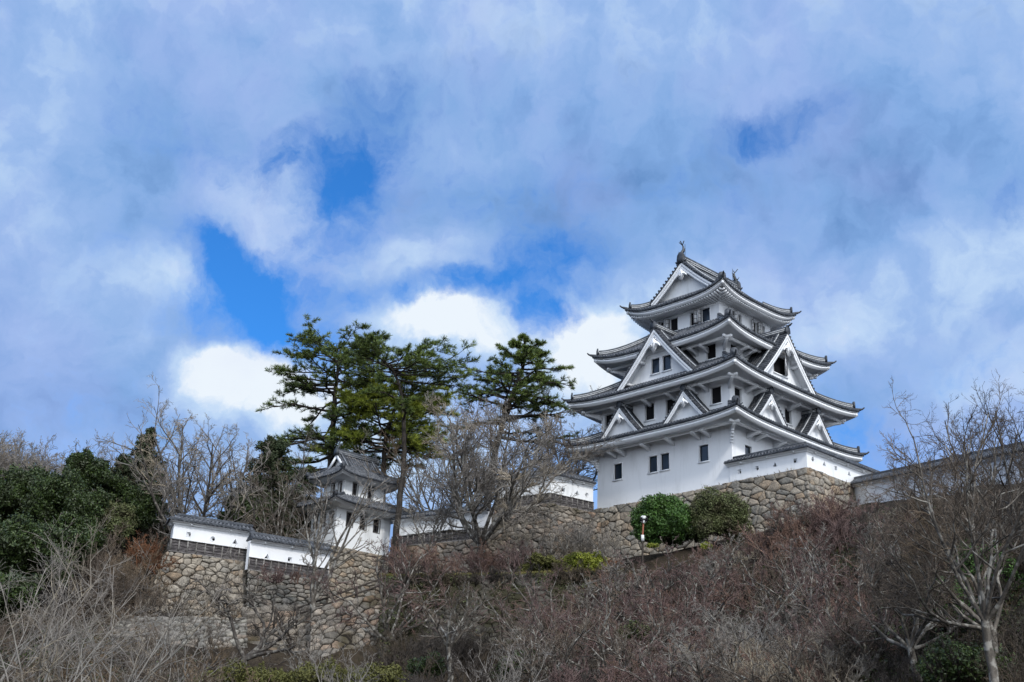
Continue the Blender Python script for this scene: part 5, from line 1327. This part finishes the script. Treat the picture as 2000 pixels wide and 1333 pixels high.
m = MB(); m.box((x2, -.14, z2+.08), (.2, .26, .2)); m.tube([(x2, -.27, z2+.08), (x2, -.3, z2+.08)], .07, 9); m.box((x2, -.1, z2-.18), (.1, .1, .22)); m.build('lamp_box', 'pale_metal', lamp)

# ---------------------------------------------------------------- leafless trees
def hit(px, py, d0=24, d1=112):
    """where the sight line through a picture point meets the ground"""
    r = ray(px, py); D = np.linspace(d0, d1, 180); P = (r/r[1])[None]*D[:, None]; g = gz(P[:, 0], P[:, 1]); k = np.nonzero(P[:, 2] <= g)[0]
    if len(k) == 0: return None
    p = P[k[0]].copy(); p[2] = g[k[0]]; return p
G = M
def ht(px, py0, py1, D): return (at(px, py0, D)-at(px, py1, D))[2]
b = gp(945, 1125, 85.5)
bare_tree('bare_tree', 'large pale leafless tree forking low in front of the brown stone base at centre', b, at(930, 735, 85.5)[2]-b[2], 31, stems=10, spread=60, th=.20, trunk=.30, r0=.16, lean=(-.12, 0), dens=1.15, gnarl=.13, twr=.011, group=None)
b = gp(612, 1190, 80)
bare_tree('bare_tree', 'pale forked leafless tree in front of the corner turret, rooted by the handrail', b, at(612, 872, 80)[2]-b[2], 32, stems=5, spread=32, th=.20, trunk=.22, r0=.12, lean=(-.03, 0), dens=.72, gnarl=.14, twr=.008)
b = gp(395, 1030, 93)
bare_tree('bare_tree', 'broad leafless tree with fine fan of branches behind the leftmost wall', b, at(395, 782, 93)[2]-b[2], 33, stems=10, spread=46, th=.10, trunk=.26, r0=.17, dens=1.0, gnarl=.09, twr=.011, mats=('bark_dark', 'twig_grey'))
b = gp(335, 1030, 96)
bare_tree('bare_tree', 'second leafless tree left of the fan-shaped one above the leftmost wall', b, at(330, 812, 96)[2]-b[2], 34, stems=4, spread=26, th=.2, trunk=.18, r0=.11, dens=.9, gnarl=.09, mats=('bark_dark', 'twig_grey'), twr=.011)
b = gp(1098, 1000, 110)
bare_tree('bare_tree', 'leafless tree seen against the sky just left of the keep', b, at(1100, 762, 110)[2]-b[2], 35, stems=6, spread=34, th=.3, trunk=.18, r0=.12, dens=1.0, mats=('bark_dark', 'twig_grey'), twr=.012)
b = gp(1010, 1000, 101)
bare_tree('bare_tree', 'dense brown leafless tree under the pointed pine behind the angled wall', b, at(1010, 768, 101)[2]-b[2], 36, stems=7, spread=44, th=.16, trunk=.22, r0=.14, dens=1.2, mats=('bark_grey', 'twig_brown'), twr=.011)
b = gp(868, 1010, 100)
bare_tree('bare_tree', 'dense grey leafless tree behind the wall right of the turret', b, at(868, 800, 100)[2]-b[2], 37, stems=7, spread=46, th=.22, trunk=.2, r0=.13, dens=.95, mats=('bark_grey', 'twig_brown'), twr=.011)
b = gp(555, 1030, 91)
bare_tree('bare_tree', 'leafless tree with vase-like stems just left of the turret', b, at(545, 890, 91)[2]-b[2], 38, stems=7, spread=34, th=.08, trunk=.16, r0=.09, dens=.9, twr=.01, mats=('bark_grey', 'twig_brown'))
b = gp(838, 1090, 87)
bare_tree('bare_tree', 'slim leafless tree standing before the wall right of the turret', b, at(838, 930, 87)[2]-b[2], 39, stems=4, spread=28, th=.3, trunk=.13, r0=.08, dens=.85, twr=.009)
b = gp(888, 1350, 58)
bare_tree('bare_tree', 'slender tree with whitish trunk before the mossy terrace wall', b, at(880, 1085, 58)[2]-b[2], 40, stems=6, spread=55, th=.42, trunk=.12, r0=.07, dens=.9, gnarl=.16, twr=.007, mats=('bark_grey', 'twig_brown'))
b = gp(480, 1300, 68)
bare_tree('bare_tree', 'dark gnarled leafless tree spreading across the rough stones at lower left', b, at(470, 1105, 68)[2]-b[2], 41, stems=5, spread=62, th=.28, trunk=.19, r0=.12, dens=.85, gnarl=.24, up=.03, twr=.008, mats=('bark_dark', 'twig_dark'), open_=1.1)
b = gp(590, 1350, 60)
bare_tree('bare_tree', 'thin pale leafless sapling over the stone steps', b, at(590, 1200, 60)[2]-b[2], 42, stems=4, spread=24, th=.15, trunk=.06, r0=.04, dens=.7, levels=3, twr=.007, mats=('bark_grey', 'twig_pale'))
b = gp(1188, 1105, 84.2)
bare_tree('bare_tree', 'small leafless tree by the yellow green hedge and the keep base', b, at(1188, 1010, 84.2)[2]-b[2], 43, stems=5, spread=46, th=.2, trunk=.08, r0=.05, dens=.75, levels=3, twr=.008)
b = gp(1080, 1120, 86)
bare_tree('bare_tree', 'low grey leafless tree in front of the angled stone base', b, at(1080, 1000, 86)[2]-b[2], 44, stems=7, spread=50, th=.1, trunk=.1, r0=.06, dens=.9, levels=3, twr=.009, mats=('bark_grey', 'twig_brown'))
# big trees in the right foreground
b = gp(1965, 1400, 36)
bare_tree('bare_tree', 'big foreground tree with blotched white trunk at right, branches reaching over the long wall', b, at(1950, 735, 36)[2]-b[2], 45, stems=8, spread=52, th=.30, trunk=.125, r0=.065, lean=(-.1, 0), dens=1.12, gnarl=.12, twr=.0034, mats=('bark_grey', 'twig_brown'), up=.10)
b = gp(2060, 1330, 40)
bare_tree('bare_tree', 'dark twiggy tree at the right edge with fine upright shoots', b, at(2010, 745, 40)[2]-b[2], 46, stems=6, spread=40, th=.35, trunk=.13, r0=.065, dens=.9, gnarl=.10, twr=.0035, mats=('bark_dark', 'twig_dark'), up=.12)
b = gp(1800, 1390, 44)
bare_tree('bare_tree', 'twisted lichen-covered leafless tree left of the blotched trunk', b, at(1790, 1010, 44)[2]-b[2], 47, stems=8, spread=58, th=.2, trunk=.13, r0=.075, dens=1.0, gnarl=.17, twr=.005, mats=('bark_grey', 'twig_brown'))
b = gp(1960, 1180, 52)
bare_tree('bare_tree', 'leafless tree with outward sweeping twigs in front of the long wall', b, at(1870, 790, 52)[2]-b[2], 48, stems=6, spread=48, th=.12, trunk=.12, r0=.06, dens=.9, gnarl=.11, twr=.0045, mats=('bark_dark', 'twig_dark'), up=.11)
b = gp(1945, 1400, 40)
bare_tree('bare_tree', 'leaning foreground tree whose crooked limbs sweep left over the thicket', b, 6.6, 49, th=.34, trunk=.12, r0=.07, dens=1.1, gnarl=.16, twr=.004, up=.05, mats=('bark_grey', 'twig_brown'),
          dirs=[(-1, .2, .35), (-1, -.1, .7), (-.8, .3, 1.1), (-1, -.3, .15), (-.4, 0, 1.2), (.6, .2, .8), (-.9, .5, .5)], open_=1.25)
# pale shoots in the left foreground
for k, (px, D, top, lab) in enumerate(((70, 34, 1120, 'pale leafless shrub at the bottom left corner with long arching shoots'), (215, 38, 1085, 'pale leafless shrub with long fanned shoots, right of the corner one'), (-40, 36, 1040, 'pale shrub at the left edge sending shoots towards the dark evergreens'), (300, 44, 1215, 'low greyer leafless shrub before the rough terrace wall'))):
    b = gp(px, 1400, D)
    bare_tree('bare_shrub', lab, b, at(px, top, D)[2]-b[2], 60+k, stems=10, spread=42, th=.0, trunk=.05, r0=.032, dens=.8, gnarl=.10, up=.03, twr=.0045, mats=('twig_pale', 'twig_grey'), levels=3, cat='bare shrub', open_=1.15)
b = gp(660, 1400, 46)
bare_tree('bare_shrub', 'thin pale shrub at the bottom edge in front of the clipped hedges', b, at(660, 1240, 46)[2]-b[2], 66, stems=7, spread=40, th=.0, trunk=.05, r0=.03, dens=.8, gnarl=.1, twr=.005, mats=('twig_grey', 'twig_grey'), levels=3, cat='bare shrub')
b = gp(990, 1400, 46)
bare_tree('bare_shrub', 'thin grey shrub at the bottom edge below the mossy terrace wall', b, at(990, 1210, 46)[2]-b[2], 67, stems=8, spread=44, th=.0, trunk=.05, r0=.03, dens=.85, gnarl=.12, twr=.005, mats=('twig_grey', 'twig_grey'), levels=3, cat='bare shrub')

# ---------------------------------------------------------------- thickets
def scatter(seed, n, poly):
    rg = np.random.default_rng(seed); poly = np.array(poly, float); lo, hi = poly.min(0), poly.max(0); out = []
    while len(out) < n:
        x, y = rg.uniform(lo[0], hi[0]), rg.uniform(lo[1], hi[1]); c = False
        for k in range(len(poly)):
            (x1, y1), (x2, y2) = poly[k], poly[k-1]
            if (y1 > y) != (y2 > y) and x < (x2-x1)*(y-y1)/(y2-y1)+x1: c = not c
        if not c: continue
        p = hit(x, y)
        if p is None: n -= 1; continue
        out.append(p)
    return np.array(out)
rg = np.random.default_rng(18)
def along(p0, p1, n, back, rg=rg): f = rg.random(n)[:, None]; return np.array(p0)*(1-f)+np.array(p1)*f+np.stack([rg.normal(0, .3, n), rg.uniform(0, back, n), np.zeros(n)], 1)
T = thicket
T('thicket', 'reddish brown leafless thicket covering the slope below the keep', scatter(1, 150, [(1060, 1190), (1250, 1130), (1480, 1090), (1640, 1080), (1720, 1180), (1650, 1420), (1050, 1420)]), 1, 'twig_red', 1.7)
T('thicket', 'brown leafless undergrowth mixed over the whole right slope', scatter(2, 150, [(1080, 1170), (1400, 1120), (1680, 1080), (2100, 1040), (2100, 1420), (1050, 1420)]), 2, 'twig_dark', 1.6)
T('thicket', 'purplish bare twigs in front of the parapet stone base', scatter(3, 30, [(1450, 1085), (1560, 1055), (1660, 1040), (1670, 1085), (1480, 1120)]), 3, 'twig_red', 2.5, twr=.011)
T('thicket', 'pale grey dead stems at the bottom right of centre', scatter(4, 45, [(1330, 1280), (1650, 1260), (1650, 1420), (1300, 1420)]), 4, 'twig_grey', 1.9, twr=.008, spread=36)
T('thicket', 'grey brown twigs tangled along the foot of the long right wall', scatter(5, 60, [(1670, 1035), (2050, 985), (2100, 1120), (1700, 1130)]), 5, 'twig_dark', 1.5)
T('thicket', 'dark brown bare shrubs between the evergreens and the leftmost wall', scatter(6, 55, [(160, 1010), (300, 1030), (330, 1110), (290, 1230), (170, 1230), (120, 1130)]), 6, 'twig_brown', 3.6, twr=.011)
T('thicket', 'grey brown bare twigs over the lower left slope', scatter(7, 45, [(0, 1200), (250, 1180), (480, 1320), (520, 1420), (-20, 1420)]), 7, 'twig_brown', 1.9)
T('thicket', 'tangled brown twigs in front of the mossy terrace wall', np.concatenate([scatter(8, 40, [(740, 1300), (1080, 1270), (1100, 1420), (720, 1420)]), along(at(740, 1330, 76), at(1200, 1290, 77), 26, .6, np.random.default_rng(81))]), 8, 'twig_dark', 2.2)
T('thicket', 'dry twigs hanging from the top of the mossy terrace wall', along(at(745, 1150, 82), at(1200, 1140, 83), 26, .3, np.random.default_rng(82)), 19, 'twig_dark', 1.3, lean=.4)
for k, (px, py, D, top, lab) in enumerate(((1130, 1330, 62, 1150, 'spreading pale-barked leafless shrub right of the mossy terrace wall'), (1340, 1300, 62, 1120, 'crooked leafless shrub below the lamp post'), (1480, 1320, 56, 1140, 'wide leafless shrub with curved pale limbs below the olive shrub'),
                                          (1610, 1260, 60, 1050, 'leafless shrub below the corner of the parapet base'), (1240, 1400, 52, 1220, 'low leafless shrub at the bottom edge below the reddish thicket'), (1700, 1400, 46, 1150, 'crooked grey shrub at the bottom edge left of the twisted tree'),
                                          (1400, 1150, 76, 1040, 'small leafless shrub right below the olive shrub'), (1290, 1180, 74, 1075, 'small leafless shrub right below the lamp post'), (1560, 1120, 76, 1000, 'purplish leafless shrub before the parapet stone base'), (760, 1240, 79, 1080, 'brown leafless shrub at the corner of the mossy terrace wall'), (1420, 1400, 44, 1210, 'pale leafless shrub at the bottom edge beneath the wide curved one'), (1180, 1290, 60, 1130, 'arching leafless shrub at the right end of the mossy wall'), (1540, 1400, 42, 1200, 'thick-stemmed leafless shrub at the bottom edge right of centre'), (1780, 1180, 62, 990, 'leafless shrub just below the long right wall'), (1660, 1160, 66, 1020, 'leafless shrub under the left end of the long right wall'), (1360, 1230, 68, 1090, 'fan-shaped leafless shrub in the middle of the slope below the two green shrubs'), (1520, 1230, 66, 1080, 'purplish fan-shaped leafless shrub in the middle of the right slope'), (1090, 1240, 70, 1110, 'reddish leafless shrub below the right end of the grassy ledge'), (1210, 1180, 76, 1080, 'leafless shrub just below the small rust brown shrub'), (1300, 1400, 46, 1230, 'pale fan of bare stems at the bottom edge below the low mossy shrub'),
                                          (1040, 1400, 54, 1190, 'leafless shrub with pale crooked stems beneath the mossy wall'))):
    b = gp(px, py, D)
    bare_tree('bare_shrub', lab, b, at(px, top, D)[2]-b[2], 80+k, stems=9, spread=62, th=.08, trunk=.11, r0=.08*D/60, dens=.86, gnarl=.2, up=.06, twr=.0085*D/60, mats=('bark_grey', ['twig_brown', 'twig_red', 'twig_pale', 'twig_red'][k % 4]), levels=4, cat='bare shrub', open_=1.2)
def onslope(P):
    P = np.array(P, float); P[:, 2] = gz(P[:, 0], P[:, 1]); return P
rg = np.random.default_rng(55)
def patch(px, py, D, rx, ry, n):
    c = at(px, py, D); P = onslope(np.stack([c[0]+rg.normal(0, rx, n), c[1]+rg.normal(0, ry, n), np.zeros(n)], 1)); P[:, 2] += np.abs(rg.normal(0, .18, n)); return P
gr = MB(); P = scatter(31, 1500, [(700, 1200), (1060, 1180), (1250, 1110), (1480, 1060), (1660, 1010), (2050, 960), (2100, 1420), (600, 1420)]); P = np.repeat(P, 5, 0)+rg.normal(0, .45, (len(P)*5, 3)); P = onslope(P)
tufts(gr, rg, P, np.repeat([[0, -.1, .8]], len(P), 0), 4, .30, .02, .8); tag(gr.build('dry_grass', 'grass_dead'), 'flattened dead grass and fallen stems over the slope', 'grass', kind='stuff')
ivy('ground_cover', 'low dark green undergrowth on the slope under the bare shrubs', np.concatenate([patch(1000, 1320, 62, 3, 3, 9000), patch(820, 1330, 66, 2, 2, 5000), patch(1250, 1290, 64, 2.5, 2, 5000), patch(1900, 1300, 46, 3, 4, 12000), patch(1450, 1330, 56, 3, 2, 4000), patch(60, 1250, 66, 4, 5, 9000), patch(1600, 1180, 70, 4, 3, 5000)]), 5, 'leaf_dark', .07)
f = rg.random(16000); g_ = rg.random(16000)**1.5; A_, B_ = at(742, 1128, 83), at(1205, 1118, 84.0); C_, D_ = at(735, 1345, 76.5), at(1215, 1345, 77.5)
P = (A_*(1-f)[:, None]+B_*f[:, None])*(1-g_)[:, None]+(C_*(1-f)[:, None]+D_*f[:, None])*g_[:, None]; keepm = (np.sin(P[:, 0]*1.3+np.sin(P[:, 2]*1.1)*2)+np.sin(P[:, 2]*2.1+P[:, 0]*.6) > -.35); P = P[keepm]; P[:, 1] -= rg.uniform(.15, .45, len(P))
ivy('ivy', 'dark moss and ivy hanging over the mossy terrace wall', P, 6, 'leaf_olive', .07, 'ivy')
rg = np.random.default_rng(17)
T('thicket', 'reddish bare twigs on the ledge in front of the angled stone base', along(at(760, 1120, 84.5), at(1040, 1122, 84.5), 22, 1.2), 9, 'twig_red', 2.0, twr=.010)
T('thicket', 'fine grey twigs against the brown stone base left of the keep', along(at(1000, 1105, 86), at(1200, 1100, 86), 14, .8), 10, 'twig_grey', 2.8, twr=.010)
T('thicket', 'bare creeping twigs hanging over the dark boarding of the low wall', along(at(520, 1138, 84.2), at(600, 1140, 85.2), 7, .1), 11, 'twig_red', 1.0, twr=.009)
T('thicket', 'thin twigs growing over the tan base of the leftmost wall', along(at(290, 1230, 79), at(470, 1235, 80), 12, .3), 12, 'twig_dark', 2.4, stems=4, dens=.85, twr=.010)
T('rust_shrub', 'rust brown shrub beside the leftmost wall', [at(284, 1112, 83)+[dx, dy, 0] for dx, dy in ((-.8, 0), (0, .4), (.5, 0), (-.3, .8))], 13, 'twig_rust', 1.9, stems=9, dens=1., twr=.014, cat='bare shrub')
T('rust_shrub', 'small rust brown shrub at the right end of the hedges', [at(1199, 1108, 84)+[dx, 0, 0] for dx in (-.2, .25)], 14, 'twig_rust', .8, stems=14, dens=1.1, twr=.014, cat='bare shrub')
for o in bpy.data.objects:
    if o.name.startswith('rust_shrub'): del o['kind']
P = rg.uniform(0, 1, (90, 2)); P = onslope(np.stack([25+P[:, 0]*22+P[:, 1]*8, 34+P[:, 1]*34, np.zeros(90)], 1))
T('thicket', 'leafless thicket running on past the right edge of the slope', P, 20, 'twig_brown', 2.0)
T('far_wood', 'grey bare wood on the distant rise at the left edge', onslope([(x, y, -99) for x, y in zip(rg.uniform(-66, -36, 110), rg.uniform(118, 138, 110))]), 15, 'twig_grey', 5.2, stems=5, dens=1., twr=.018, spread=24)
T('weeds', 'tall dry stalks along the foot of the keep and parapet walls', np.array([K3(u, -.25, .0) for u in rg.uniform(-6.8, 9, 16)]), 16, 'twig_pale', .26, stems=2, dens=.4, twr=.006, spread=12)
